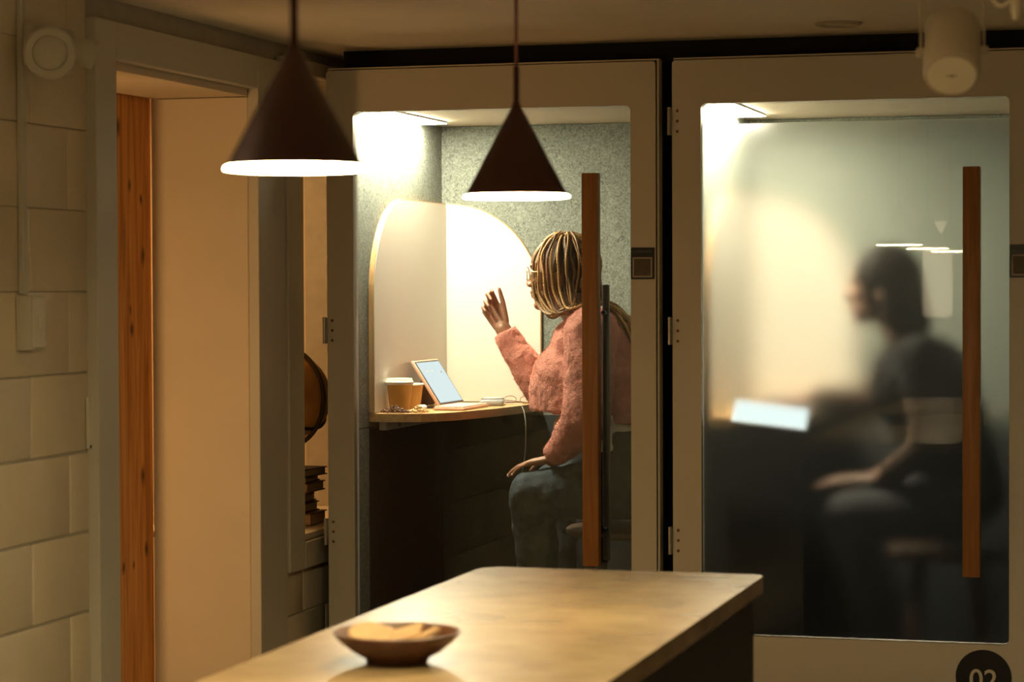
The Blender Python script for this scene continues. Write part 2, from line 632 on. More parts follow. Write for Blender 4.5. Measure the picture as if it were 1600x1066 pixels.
fl = B(); box(fl, -4.6, 2.2, -3.2, 8.4, -0.1, 0)
tag(obj('floor', fl, 'floor'), 'dark concrete floor of the whole room', None, kind='structure')
ce = B(); box(ce, XW, 2.2, -3.2, 7.20, ZC, ZC + 0.1)
box(ce, XW, -2.60, 7.20, 8.4, ZC, ZC + 0.1)
tag(obj('ceiling', ce, 'ceiling'), 'low cream painted ceiling above the booths', None, kind='structure')
wb = B(); box(wb, -4.6, 2.2, -3.3, -3.2, 0, ZC + 0.1)
tag(obj('wall_back', wb, 'wall'), 'painted wall behind the viewer', None, kind='structure')
wr = B(); box(wr, 2.2, 2.3, -3.3, 8.4, 0, ZC + 0.1)
tag(obj('wall_right', wr, 'wall'), 'painted wall on the far side of the room', None, kind='structure')
wf = B(); box(wf, -2.60, 2.2, 7.20, 7.24, 2.2105, ZC + 0.1); box(wf, -2.60, 2.2, 8.16, 8.24, 0, ZC + 0.1)
tag(obj('wall_front', wf, 'dark'), 'black painted wall behind and above the booths', None, kind='structure')

# left wall: backing with a doorway and a window opening
DY0, DY1, DZ = 5.678, 6.650, 2.117       # doorway
WY0, WY1, WZ0, WZ1 = 7.008, 7.95, 0.735, 2.19   # window opening
XB = -3.02
wl = B()
box(wl, XB, XW - 0.006, -3.2, DY0, 0, ZC + 0.1)
box(wl, XB, XW - 0.006, DY0, DY1 + 0.03, DZ, ZC + 0.1)
box(wl, XB, XW - 0.006, DY1 + 0.03, WY0, 0, ZC + 0.1)
box(wl, XB, XW - 0.006, WY0, WY1, 0, WZ0)
box(wl, XB, XW - 0.006, WY0, WY1, WZ1, ZC + 0.1)
box(wl, XB, XW - 0.006, WY1, 8.4, 0, ZC + 0.1)
wall_left = tag(obj('wall_left', wl, 'mortar'), 'painted concrete block wall with a doorway and a window opening', None, kind='structure')
# concrete blocks laid in running bond
def block_row(z0, z1, y_lo, y_hi, off):
    L = 0.406
    k = math.floor((y_lo - off) / L)
    while off + k * L < y_hi:
        j = 0.0035 if z1 < 1.4 else 0.0011          # higher joints are drawn narrower
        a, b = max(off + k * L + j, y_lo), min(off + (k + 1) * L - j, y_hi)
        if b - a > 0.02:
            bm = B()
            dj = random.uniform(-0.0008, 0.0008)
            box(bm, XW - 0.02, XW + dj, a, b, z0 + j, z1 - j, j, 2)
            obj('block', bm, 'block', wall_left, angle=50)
        k += 1
zj = 1.111 - 0.2035 * 5
row = 0
while zj < ZC:
    z0, z1 = max(zj, 0.0), min(zj + 0.2035, ZC)
    # joint seen at Y 5.246 in every other course
    off = 5.246 if row % 2 == 1 else 5.246 - 0.203
    block_row(z0, z1, 4.1, 5.555, off)
    if z1 < 0.73:
        block_row(z0, z1, 6.87, 7.9, off)
    row += 1
    zj += 0.2035

# door casing
tr = thing('trim_1', 'wide painted casing around the doorway', None, (XW, 6.2, 0), kind='structure')
for nm, (a, b, c, d) in (('casing_leg', (5.556, DY0, 0, 2.214)), ('casing_leg', (DY1, 6.868, 0, 2.214)), ('casing_head', (DY0, DY1, DZ, 2.214))):
    bm = B(); box(bm, XW - 0.005, XW + 0.028, a, b, c, d, 0.002)
    obj(nm, bm, 'casing', tr)
# reveals of the thick doorway
tr2 = thing('trim_2', 'cream lining boards inside the thick doorway', None, (XB, 6.6, 0), kind='structure')
bm = B(); box(bm, XB + 0.001, XW - 0.006, DY1 + 0.002, DY1 + 0.0295, 0, DZ - 0.0225, 0.003); obj('side_lining', bm, 'reveal', tr2)
bm = B(); box(bm, XB + 0.001, XW - 0.006, DY0 + 0.0005, DY1 - 0.0005, DZ - 0.022, DZ - 0.0005); obj('head_lining', bm, 'reveal', tr2)

# window casing and ledge
wn = thing('window_1', 'painted window opening with a deep ledge beside the clear booth', None, (XW, 7.5, 0), kind='structure')
for nm, (a, b, c, d) in (('casing_leg', (6.876, WY0, 0.645, 2.235)), ('casing_leg', (WY1, WY1 + 0.13, 0.645, 2.235)),
                         ('apron', (WY0, WY1, 0.645, WZ0 - 0.006)), ('casing_head', (WY0, WY1, WZ1, 2.235))):
    bm = B(); box(bm, XW - 0.005, XW + 0.034, a, b, c, d, 0.003); obj(nm, bm, 'casing', wn)
bm = B(); box(bm, XB - 0.25, XW + 0.02, WY0 + 0.001, WY1 - 0.001, WZ0 - 0.005, WZ0 + 0.016, 0.004, 2); obj('window_ledge', bm, 'reveal', wn)

# room behind the wall
nw = B()
box(nw, -4.6, -4.5, 3.0, 8.4, 0, ZC)
box(nw, -4.6, XB, 8.3, 8.4, 0, ZC)
box(nw, -4.6, XB, 3.0, 3.1, 0, ZC)
box(nw, -4.6, XB, 3.0, 8.4, ZC, ZC + 0.1)
tag(obj('wall_beyond', nw, 'next_wall'), 'warm lit walls of the room behind the doorway', None, kind='structure')

bm = B(); box(bm, -3.19, -3.03, 6.34, 6.675, 0, 2.255, 0.006, 2)
tag(obj('wooden_post', bm, 'beam'), 'knotty orange pine post standing just inside the doorway', 'post')


def flush_lamp(name, label, x, y, z, r, m, group=None):
    t = thing(name, label, 'ceiling lamp', (x, y, z), group)
    bm = B(); lathe(bm, [(r * 1.18, 0), (r * 1.18, -0.012), (r, -0.016), (r, -0.006), (r * 1.1, 0)], (x, y, z), 36); obj('ring', bm, 'white_metal', t, angle=40)
    bm = B(); lathe(bm, [(0, -0.010), (r, -0.010), (r, -0.002), (0, -0.002)], (x, y, z), 36); obj('lens', bm, m, t)
    return t


gb = thing('doorway_fill_column', 'added unseen glowing column lighting the lining of the doorway', 'floor lamp', (-3.12, 5.62, 0))  # column added out of view to light the doorway lining
bm = B(); lathe(bm, [(0, 0.25), (0.04, 0.255), (0.04, 1.98), (0, 1.985)], (-3.12, 5.62, 0), 24); obj('tube', bm, 'fill_column', gb, smooth=True)
bm = B(); lathe(bm, [(0, 0), (0.09, 0), (0.09, 0.012), (0.043, 0.02), (0.043, 0.25), (0, 0.25)], (-3.12, 5.62, 0.0005), 24); obj('base', bm, 'grey_metal', gb, angle=40)
flush_lamp('next_room_fill_lamp', 'added unseen ceiling lamp lighting the wall behind the globe window', -3.55, 7.35, ZC, 0.12, 'fill_lamp')  # added out of view to warm the wall seen through the window
for (x, y, w) in ((-1.95, 3.0, 'over the passage between the island and the block wall'), (-1.95, 0.6, 'over the passage near the back wall'),
                  (0.7, 5.3, 'over the walkway in front of the frosted booth'), (0.7, 3.0, 'over the walkway beside the island'),
                  (0.7, 0.6, 'over the walkway behind the viewer'), (-0.6, -1.6, 'in front of the back wall')):
    t = thing('added_downlight', 'added unseen fill downlight ' + w, 'ceiling lamp', (x, y, ZC))  # cans added out of view for floor bounce and room brightness
    bm = B(); lathe(bm, [(0.085, 0), (0.085, -0.11), (0.080, -0.11), (0.078, -0.012), (0, -0.010)], (x, y, ZC), 36); obj('can', bm, 'white_metal', t, angle=40)
    bm = B(); lathe(bm, [(0, -0.022), (0.075, -0.022), (0.075, -0.014), (0, -0.014)], (x, y, ZC), 36); obj('lens', bm, 'downlight', t)
sc_ = thing('added_wall_sconce', 'added unseen warm wall lamp on the back wall', 'wall lamp', (-1.75, -3.2, 1.63))  # unseen lamp added for the bright reflection in the frosted glass
bm = B(); prism(bm, rrect(-1.87, -1.63, 1.27, 1.99, 0.03, 6), -3.199, -3.16); obj('backplate', bm, 'white_metal', sc_)
bm = B(); prism(bm, rrect(-1.85, -1.65, 1.29, 1.97, 0.03, 6), -3.159, -3.11); obj('diffuser', bm, 'sconce', sc_)
# unlit recessed disc in front of the booths
t = thing('recessed_disc', 'flat unlit recessed ceiling disc above the frosted booth', 'ceiling lamp', (-0.975, 6.85, ZC))
bm = B(); lathe(bm, [(0.067, 0), (0.067, -0.006), (0.060, -0.009), (0.052, -0.006), (0.050, 0)], (-0.975, 6.85, ZC), 36); obj('ring', bm, 'white_metal', t, angle=40)
bm = B(); lathe(bm, [(0, -0.002), (0.05, -0.002), (0.05, 0), (0, 0)], (-0.975, 6.85, ZC), 36); obj('lens', bm, 'white_plastic', t)

# ================================================================= PHONE BOOTHS
# the booths are drawn 1 m wide, then scaled about the camera with their contents to be 7 % larger and stand at Y 7.05, on the floor
BOOTH_CAM_SCALE = 1.068
BOOTH_BASE_UNSCALED = Vector((-1.4, 6.6, 0.0974))        # foot of the gap between the two booths before the scaling
BOOTH_BASE_SCALED = Vector((-1.4952, 7.0488, 0.0))     # where scaling about the camera puts it
BOOTH_CAM_MATRIX = Matrix.Translation(BOOTH_BASE_SCALED) @ Matrix.Scale(BOOTH_CAM_SCALE, 4) @ Matrix.Translation(-BOOTH_BASE_UNSCALED)  # amounts to one uniform scale with the camera as its fixed point
CAM_RESCALE = BOOTH_CAM_MATRIX
BW = 0.985           # door width
ZT, ZB = 2.158, 0.14


def booth(dx, label, frosted, ex=0.0):
    x0 = -2.439 + dx
    T = thing('phone_booth', label, 'phone booth', (x0 + BW / 2, 7.1, 0))
    X = lambda v: v + dx + (ex if v > -1.70 else 0.0)
    # carcass
    bm = B(); box(bm, X(-2.443), X(-2.404), YF + 0.046, 7.62, 0.0975, 2.166, 0.003); obj('side_panel', bm, 'booth_side', T)
    bm = B(); box(bm, X(-1.486), X(-1.4455), YF + 0.046, 7.62, 0.0975, 2.166, 0.003); obj('side_panel', bm, 'booth_side', T)
    bm = B(); box(bm, X(-1.4515), X(-1.445), YF + 0.004, YF + 0.045, 0.10, 2.1655, 0.0015); obj('edge_strip', bm, 'booth', T)
    bm = B(); box(bm, X(-2.436), X(-1.4525), YF + 0.004, YF + 0.045, 2.1605, 2.1655, 0.0015); obj('edge_strip', bm, 'booth', T)
    bm = B(); box(bm, X(-2.403), X(-1.487), YF + 0.046, 7.62, 2.055, 2.166); obj('roof_panel', bm, 'booth_ceiling', T)
    bm = B(); box(bm, X(-2.403), X(-1.487), 7.592, 7.62, 0.0975, 2.054); obj('back_panel', bm, 'booth_side', T)
    bm = B(); box(bm, X(-2.403), X(-1.487), YF + 0.046, 7.591, 0.0975, 0.12, 0.004); obj('floor_panel', bm, 'felt_floor', T)
    bm = B(); box(bm, X(-2.4035), X(-2.394), YF + 0.05, 7.578, 1.101, 2.0545, 0.002); obj('felt_panel', bm, 'felt', T)
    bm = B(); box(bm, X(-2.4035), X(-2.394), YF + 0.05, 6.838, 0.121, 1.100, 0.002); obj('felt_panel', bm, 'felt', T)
    bm = B(); box(bm, X(-2.4035), X(-2.394), 6.839, 7.578, 0.121, 1.100, 0.002); obj('felt_panel', bm, 'felt_dark', T)  # desk's shade on the side wall, put into a darker felt colour
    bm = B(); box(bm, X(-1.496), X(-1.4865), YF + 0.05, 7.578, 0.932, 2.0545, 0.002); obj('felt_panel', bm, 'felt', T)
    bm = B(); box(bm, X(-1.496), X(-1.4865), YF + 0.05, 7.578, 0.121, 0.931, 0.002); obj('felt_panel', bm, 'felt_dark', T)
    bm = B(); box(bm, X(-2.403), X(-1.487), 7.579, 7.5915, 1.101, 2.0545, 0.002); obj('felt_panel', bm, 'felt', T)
    bm = B(); box(bm, X(-2.403), X(-1.487), 7.579, 7.5915, 0.121, 1.100, 0.002); obj('felt_panel', bm, 'felt_dark', T)  # charcoal lower panel, raised to desk height to hold the shade there
    # ceiling light panel
    bm = B(); box(bm, X(-2.3915), X(-2.300), 6.66, 7.34, 2.049, 2.0545, 0.001); lp = obj('light_housing', bm, 'booth_in', T)
    bm = B(); box(bm, X(-2.390), X(-2.302), 6.662, 7.338, 2.0465, 2.0488); obj('light_panel', bm, 'led', lp)
    # arched boards meeting in the corner
    def arch(u0, u1, z0, z1, r, left):
        pts = rrect(u0, u1, z0, z1, (0.001, 0.001, 0.001, r) if left else (0.001, 0.001, r, 0.001), 14)
        return pts
    bm = B(); prism(bm, arch(6.835, 7.566, 1.146, 1.800, 0.30, True), X(-2.3935), X(-2.378), 'X')
    ab = obj('arched_board', bm, 'ply', T)
    bm = B(); prism(bm, arch(6.838, 7.566, 1.146, 1.797, 0.297, True), X(-2.3775), X(-2.376), 'X'); obj('board_face', bm, 'board', ab)
    bm = B(); prism(bm, arch(X(-2.3755), X(-2.052), 1.146, 1.800, 0.32, False), 7.567, 7.5785, 'Y')
    ab = obj('arched_board', bm, 'ply', T)
    bm = B(); prism(bm, arch(X(-2.3755), X(-2.055), 1.146, 1.797, 0.317, False), 7.5655, 7.5665, 'Y'); obj('board_face', bm, 'board', ab)
    # desk
    out = [(-2.393, 7.578), (-2.393, 6.838), (-2.33, 6.832), (-2.28, 6.836), (-2.235, 6.855), (-2.195, 6.89), (-2.162, 6.95), (-2.138, 7.03),
           (-2.115, 7.12), (-2.095, 7.21), (-2.08, 7.31), (-2.068, 7.42), (-2.06, 7.52), (-2.058, 7.578)]
    bm = B(); prism(bm, [(X(a), b) for a, b in out], 1.118, 1.143, 'Z')
    dk = obj('desk', bm, 'desk', T)
    bm = B(); box(bm, X(-2.385), X(-2.36), 6.90, 7.45, 1.088, 1.1175, 0.003); box(bm, X(-2.36), X(-2.345), 6.90, 7.45, 1.113, 1.1175, 0.001); obj('bracket', bm, 'white_metal', dk)
    bm = B(); lathe(bm, [(0, 0.003), (0.006, 0.003), (0.007, 0)], (X(-2.36), 7.02, 1.10), 10, (1, 0, 0)); obj('bolt', bm, 'grey_metal', dk)
    # door
    D = None
    bm = B()
    ring_prism(bm, rrect(X(-2.439), X(-1.4545), ZB, ZT, 0.010, 5), rrect(X(-2.357), X(-1.527), 0.545, 2.036, 0.016, 5), YF, YF + 0.040)
    D = obj('door', bm, 'booth', T, angle=40)
    bm = B()
    if frosted:
        box(bm, X(-2.362), X(-1.522), YF + 0.017, YF + 0.023, 1.9785, 2.041)
        tag(obj('glass_pane', bm, 'glass', D), 'clear strip at the top of the glass')
        bm = B()
        box(bm, X(-2.362), X(-1.522), YF + 0.017, YF + 0.023, 0.540, 1.978)
        bm.faces.ensure_lookup_table()
        for f in bm.faces:
            f.normal_update()
            f.material_index = 1 if f.normal.y > 0.9 else 0
        tag(obj('glass_pane', bm, ['glass_smooth', 'glass_rough'], D), 'frosted glass')
    else:
        box(bm, X(-2.362), X(-1.522), YF + 0.017, YF + 0.023, 0.540, 2.041)
        g = obj('glass_pane', bm, 'glass', D)
    # wooden pull handle outside; the clear booth also has a grey metal bar inside
    hx = X(-1.659) + 0.6 * ex
    bm = B(); box(bm, hx, hx + 0.047, YF - 0.045, YF - 0.010, 0.733, 1.845, 0.003, 2); obj('handle', bm, 'handle', D, angle=40)
    for z in (0.83, 1.75):
        bm = B(); lathe(bm, [(0.008, 0), (0.008, 0.028)], (hx + 0.024, YF - 0.011, z), 12, (0, 1, 0)); obj('handle_standoff', bm, 'grey_metal', D)
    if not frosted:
      bm = B(); box(bm, hx + 0.036, hx + 0.056, YF + 0.050, YF + 0.066, 0.74, 1.53, 0.004, 2); obj('inner_bar', bm, 'grey_metal', D, angle=40)
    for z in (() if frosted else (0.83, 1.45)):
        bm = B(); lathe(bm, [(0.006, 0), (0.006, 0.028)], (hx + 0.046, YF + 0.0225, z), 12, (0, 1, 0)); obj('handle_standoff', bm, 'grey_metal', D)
    # hinges and screws
    for zc in (1.988, 1.399, 0.808):
        bm = B()
        box(bm, X(-2.453), X(-2.4395), YF - 0.002, YF + 0.03, zc - 0.038, zc + 0.038, 0.002)
        lathe(bm, [(0, -0.039), (0.0055, -0.039), (0.0055, -0.001), (0.0045, 0), (0.0055, 0.001), (0.0055, 0.039), (0, 0.039)], (X(-2.4465), YF - 0.005, zc), 12)
        obj('hinge', bm, 'steel', D, angle=40)
        for dz in (-0.029, 0, 0.029):
            bm = B(); lathe(bm, [(0, 0.0015), (0.0035, 0.0015), (0.0045, 0)], (X(-2.424), YF - 0.0001, zc + dz), 10, (0, -1, 0)); obj('screw', bm, 'brown_leather', D)
    # placard on the door edge (the square code is left out)
    bm = B(); box(bm, X(-1.526), X(-1.458), YF - 0.003, YF - 0.0002, 1.545, 1.634, 0.0008); obj('placard', bm, 'placard', D)
    bm = B(); box(bm, X(-1.521), X(-1.464), YF - 0.0038, YF - 0.0031, 1.550, 1.607); obj('placard_square', bm, 'placard_pale', D)
    bm = B(); box(bm, X(-1.5165), X(-1.4685), YF - 0.0044, YF - 0.0039, 1.5545, 1.6025); obj('placard_panel', bm, 'placard_mid', D)
    bm = B(); box(bm, X(-1.521), X(-1.466), YF - 0.0038, YF - 0.0031, 1.619, 1.627); obj('placard_strip', bm, 'print_dim', D)
    return T, D


booth1, door1 = booth(0.0, 'phone booth with clear glass door and a person in pink inside', False)
DX2 = 1.032
booth2, door2 = booth(DX2, 'phone booth with frosted glass door marked 02', True, 0.018)
# number disc on the frosted booth's door
bm = B(); lathe(bm, [(0, 0.003), (0.0745, 0.003), (0.0755, 0)], (-0.545, YF - 0.0002, 0.456), 48, (0, -1, 0)); obj('number_disc', bm, 'placard', door2)


def text_obj(name, s, size, x, y, z, m, parent):
    cu = bpy.data.curves.new(name, 'FONT')
    cu.body = s
    cu.size = size
    cu.align_x = 'CENTER'
    cu.extrude = 0.0006
    cu.offset = 0.0006
    tmp = bpy.data.objects.new(name + '_raw', cu)
    COL.objects.link(tmp)
    dg = bpy.context.evaluated_depsgraph_get()
    me = bpy.data.meshes.new_from_object(tmp.evaluated_get(dg))
    bpy.data.objects.remove(tmp)
    me.transform(Matrix.Translation((x, y, z)) @ Matrix.Rotation(PI / 2, 4, 'X'))
    me.materials.clear()
    me.materials.append(M[m])
    return link(name, me, parent)


text_obj('number_text', '02', 0.078, -0.545, YF - 0.0042, 0.424, 'print_pale', door2)

CAM_RESCALE = None
# ================================================================= ISLAND
isl = thing('kitchen_island', 'long stone topped kitchen island with dark base in front of the booths', 'kitchen island', (-1.17, 3.2, 0))
IX0, IX1, IY0, IY1, IZ = -1.478, -0.861, 1.2, 4.965, 0.92
bm = B(); prism(bm, rrect(IX0, IX1, IY0, IY1, (0.02, 0.02, 0.025, 0.05), 8), IZ - 0.035, IZ, 'Z')
bmesh.ops.bevel(bm, geom=[e for e in bm.edges if abs(e.verts[0].co.z - e.verts[1].co.z) < 1e-5], offset=0.002, segments=2, affect='EDGES')
obj('worktop', bm, 'island', isl, angle=40)
bm = B(); box(bm, IX0 + 0.03, IX1 - 0.03, IY0 + 0.03, IY1 - 0.04, 0.0, IZ - 0.0355, 0.003); obj('base_cabinet', bm, 'island_base', isl)
bm = B(); box(bm, IX1 - 0.03, IX1 - 0.018, IY0 + 0.05, IY1 - 0.04, 0.09, IZ - 0.036, 0.002); obj('base_panel', bm, 'island_base', isl)

# bowl of crackers
bx, by = -1.236, 3.66
bm = B()
lathe(bm, [(0, 0.003), (0.043, 0.003), (0.046, 0.0), (0.050, 0.001), (0.052, 0.008), (0.072, 0.019), (0.092, 0.035), (0.1035, 0.049), (0.1035, 0.051), (0.1005, 0.0515),
           (0.088, 0.037), (0.066, 0.020), (0.04, 0.012), (0, 0.010)], (bx, by, IZ + 0.0005), 48)
tag(obj('wooden_bowl', bm, 'bowl', smooth=True), 'shallow dark wooden bowl on the island worktop', 'bowl')
crk = [(-0.042, -0.01, 0.056, 0.036, 0.008, (0.35, 0.2, 0.3), 'round', 'round pale cracker leaning in the wooden bowl'),
       (-0.030, 0.030, 0.050, 0.034, 0.008, (0.1, 0.35, 1.2), 'round', 'round cracker lying at the back of the bowl'),
       (0.006, 0.004, 0.055, 0.034, 0.008, (0.25, -0.25, 0.2), 'square', 'square pale cracker in the middle of the bowl'),
       (0.020, 0.028, 0.047, 0.032, 0.008, (-0.1, 0.1, 0.7), 'square', 'square cracker half hidden behind the middle one'),
       (0.046, -0.004, 0.055, 0.028, 0.009, (0.1, -0.45, 0.5), 'square', 'narrow broken cracker tilted up on the bowl side'),
       (0.006, -0.036, 0.042, 0.030, 0.008, (-0.25, 0.05, 0.9), 'round', 'round cracker low at the front of the bowl')]
for (cx, cy, cz, r, h, rot, kind, lab) in crk:
    bm = B()
    Rm = (Matrix.Rotation(rot[0], 3, 'X') @ Matrix.Rotation(rot[1], 3, 'Y') @ Matrix.Rotation(rot[2], 3, 'Z'))
    if kind == 'round':
        lathe(bm, [(0, -h / 2), (r * 0.94, -h / 2), (r, 0), (r * 0.94, h / 2), (0, h / 2)], (0, 0, 0), 22)
    else:
        box(bm, -r, r, -r * 0.8, r * 0.8, -h / 2, h / 2, 0.0025, 2)
    for v in bm.verts:
        v.co = Rm @ v.co + Vector((bx + cx, by + cy, IZ + cz - 0.011)) + noise.noise_vector(v.co * 60) * 0.0015
    tag(obj('cracker', bm, 'cracker', angle=50), lab, 'cracker', 'crackers in the wooden bowl')

# ================================================================= PENDANT LAMPS
def pendant(y, label):
    x, z, h, r = -1.17, 1.688, 0.160, 0.0955
    t = thing('pendant_lamp', label, 'pendant lamp', (x, y, ZC), 'pendant lamps over the island')
    bm = B(); lathe(bm, [(0.0928, 0.0035), (0.010, h), (0.008, h + 0.001), (0.0912, 0.0033), (0.0928, 0.0035)], (x, y, z), 64); obj('lamp_shade', bm, 'shade', t, angle=40)
    bm = B(); lathe(bm, [(0.0902, 0.006), (0.016, h - 0.025)], (x, y, z - 0.001), 64); obj('shade_lining', bm, 'shade_in', t, smooth=True)
    bm = B(); lathe(bm, [(0.0, -0.0015), (0.06, -0.001), (0.088, 0.0), (0.0950, 0.001), (0.0950, 0.0018), (0.0925, 0.0043), (0, 0.0043)], (x, y, z - 0.001), 64); obj('diffuser', bm, 'pendant', t, smooth=True)
    bm = B(); lathe(bm, [(0.0098, h - 0.001), (0.0055, h + 0.012), (0.0055, h + 0.075), (0, h + 0.076)], (x, y, z), 20); obj('socket', bm, 'shade', t, angle=40)
    bm = B(); tube(bm, [(x, y, z + h + 0.07), (x, y, ZC - 0.02)], 0.0032, 10); obj('cord', bm, 'cord', t, smooth=True)
    bm = B(); lathe(bm, [(0, -0.024), (0.030, -0.022), (0.045, -0.008), (0.046, 0), (0, 0)], (x, y, ZC), 32); obj('ceiling_rose', bm, 'shade', t, angle=40)


pendant(3.043, 'maroon cone pendant lamp hanging nearest the doorway, larger in view')
pendant(4.150, 'maroon cone pendant lamp hanging in front of the clear booth, smaller in view')
pendant(1.95, 'added third maroon cone pendant lamp, out of view over the near end of the island')  # unseen lamp, added for its light and its reflection in the glass


# ================================================================= SPOTLIGHT, WALL FITTINGS
def frame_on(o, n, up=(0, 0, 1)):
    n = Vector(n).normalized()
    a = Vector(up).cross(n).normalized()
    b = n.cross(a)
    return Matrix((a, b, n)).transposed(), Vector(o)


sp = thing('track_spotlight', 'white cylindrical ceiling spotlight hanging in front of the frosted booth', 'spotlight', (-0.435, 4.55, ZC))
n_ = Vector((0.06, -0.72, -0.70)).normalized()
P0 = Vector((-0.430, 4.50, 1.915))
bm = B(); lathe(bm, [(0, 0.0), (0.045, 0.0), (0.0515, -0.004), (0.0525, -0.010), (0.0525, -0.135), (0.047, -0.148), (0.03, -0.155), (0, -0.156)], P0, 48, n_); obj('lamp_body', bm, 'white_metal', sp, angle=50)
bm = B(); lathe(bm, [(0, 0.0012), (0.044, 0.0012), (0.0445, 0.0002), (0, 0.0002)], P0, 40, n_); obj('rear_cover', bm, 'white_plastic', sp)
q, o_ = frame_on(P0 + n_ * 0.0014, n_)
bm = B(); box(bm, -0.010, 0.010, -0.0008, 0.0008, 0, 0.0006); box(bm, -0.0008, 0.0008, -0.004, 0.004, 0, 0.0006)
for v in bm.verts:
    v.co = o_ + q @ v.co
obj('cover_mark', bm, 'black_plastic', sp)
mid = P0 - n_ * 0.07
for s in (-1, 1):
    bm = B(); lathe(bm, [(0, 0.014), (0.008, 0.014), (0.009, 0.012), (0.009, 0), (0, 0)], mid + Vector((s * 0.0525, 0, 0)), 16, (s, 0, 0)); obj('pivot_knob', bm, 'white_metal', sp, angle=40)
bm = B()
for s in (-1, 1):
    box(bm, mid.x + s * 0.0585 - 0.0015, mid.x + s * 0.0585 + 0.0015, mid.y - 0.008, mid.y + 0.008, mid.z - 0.008, 2.10)
box(bm, mid.x - 0.06, mid.x + 0.06, mid.y - 0.008, mid.y + 0.008, 2.10, 2.103)
obj('yoke', bm, 'white_metal', sp)
bm = B(); lathe(bm, [(0.007, 2.103), (0.007, 2.235), (0.03, 2.238), (0.03, ZC), (0, ZC)], (mid.x, mid.y, 0), 20); obj('stem', bm, 'white_metal', sp, angle=40)

cb = thing('ceiling_cable', 'white cable loop with a tapered plug under the ceiling beside the spotlight', 'cable', (-0.33, 4.5, ZC))
bm = B(); tube(bm, bez([(-0.38, 4.5, 2.24), (-0.372, 4.5, 2.10), (-0.352, 4.5, 2.047), (-0.330, 4.5, 2.044), (-0.318, 4.5, 2.075)], 8), 0.004, 8); obj('cable_loop', bm, 'cable', cb, smooth=True)
bm = B(); lathe(bm, [(0, 2.012), (0.006, 2.013), (0.010, 2.03), (0.012, 2.10), (0.012, ZC), (0, ZC)], (-0.314, 4.5, 0), 18); obj('cable_plug', bm, 'cable', cb, angle=40)

# emergency light with two heads
em = thing('emergency_light', 'white twin head emergency light high on the block wall', 'emergency light', (XW, 5.38, 2.1))
bm = B(); box(bm, XW + 0.0015, XW + 0.04, 5.19, 5.42, 2.055, 2.165, 0.012, 3); obj('housing', bm, 'wall', em, angle=40)
tocam = Vector((2.62, -5.3, -0.50)).normalized()
hc = Vector((XW + 0.10, 5.16, 2.083))
bm = B(); lathe(bm, [(0, -0.07), (0.03, -0.065), (0.052, -0.03), (0.061, 0.0), (0.062, 0.012), (0.057, 0.016), (0.042, 0.012), (0.040, 0.004), (0.036, 0.006), (0, 0.010)], hc, 40, tocam)
hd = obj('lamp_head', bm, 'wall', em, angle=35)
bm = B(); tube(bm, [(XW + 0.035, 5.24, 2.11), hc - tocam * 0.06], 0.012, 12); obj('neck', bm, 'wall', em, smooth=True)
hc2 = Vector((XW + 0.085, 5.375, 2.105))
bm = B(); lathe(bm, [(0, -0.04), (0.025, -0.035), (0.034, 0.0), (0.035, 0.025), (0.030, 0.03), (0, 0.026)], hc2, 32, (0.85, 0.35, -0.35)); obj('lamp_head', bm, 'wall', em, angle=35)
bm = B(); tube(bm, [(XW + 0.035, 5.385, 2.11), hc2 + Vector((-0.03, 0, 0))], 0.010, 12); obj('neck', bm, 'wall', em, smooth=True)

rc = thing('cable_raceway', 'slim painted cable raceway running down to the switch box', 'raceway', (XW, 5.19, 1.5))
bm = B(); box(bm, XW + 0.0015, XW + 0.016, 5.180, 5.203, 1.512, ZC - 0.0005, 0.002); obj('raceway_cover', bm, 'wall', rc)
sw = thing('switch_box', 'small painted surface switch box low on the raceway', 'switch', (XW, 5.2, 1.378))
bm = B(); box(bm, XW + 0.0015, XW + 0.042, 5.165, 5.238, 1.378, 1.510, 0.004, 2); obj('box_body', bm, 'wall', sw, angle=40)
bm = B(); box(bm, XW + 0.0422, XW + 0.046, 5.170, 5.233, 1.384, 1.504, 0.0015); obj('cover_plate', bm, 'white_plastic', sw)
bm = B(); box(bm, XW + 0.0462, XW + 0.052, 5.192, 5.211, 1.43, 1.458, 0.001); obj('rocker', bm, 'white_plastic', sw)
ws = thing('wall_strip', 'short pale plastic strip on the block wall beside the door casing', 'strip', (XW, 5.55, 1.12))
bm = B(); box(bm, XW + 0.0015, XW + 0.010, 5.535, 5.575, 1.118, 1.25, 0.003, 2); obj('strip_body', bm, 'white_plastic', ws, angle=40)
bm = B(); lathe(bm, [(0, 0.0012), (0.004, 0.0012), (0.004, 0)], (XW + 0.0101, 5.545, 1.124), 10, (1, 0, 0)); obj('screw_hole', bm, 'black_plastic', ws)

# ================================================================= LEDGE: BOOKS AND GLOBE
LZ = WZ0 + 0.0165
def book(z, h, x0, x1, y0, y1, rz, cover, label, tilt=0.0):
    t = thing('book', label, 'book', ((x0 + x1) / 2, (y0 + y1) / 2, z), 'books stacked on the window ledge')
    c = Vector(((x0 + x1) / 2, (y0 + y1) / 2, z))
    Rm = Matrix.Rotation(rz, 3, 'Z') @ Matrix.Rotation(tilt, 3, 'Y')
    def put(bm):
        for v in bm.verts:
            v.co = c + Rm @ (v.co - c)
        return bm
    th = 0.0035
    bm = B(); box(bm, x0, x1, y0, y1, z, z + th, 0.0008); obj('cover', put(bm), cover, t)
    bm = B(); box(bm, x0, x1, y0, y1, z + h - th, z + h, 0.0008); obj('cover', put(bm), cover, t)
    bm = B(); box(bm, x0, x0 + th, y0, y1, z + th, z + h - th); obj('spine', put(bm), cover, t)
    bm = B(); box(bm, x0 + th, x1 - 0.006, y0 + 0.005, y1 - 0.005, z + th, z + h - th); obj('page_block', put(bm), 'page', t)


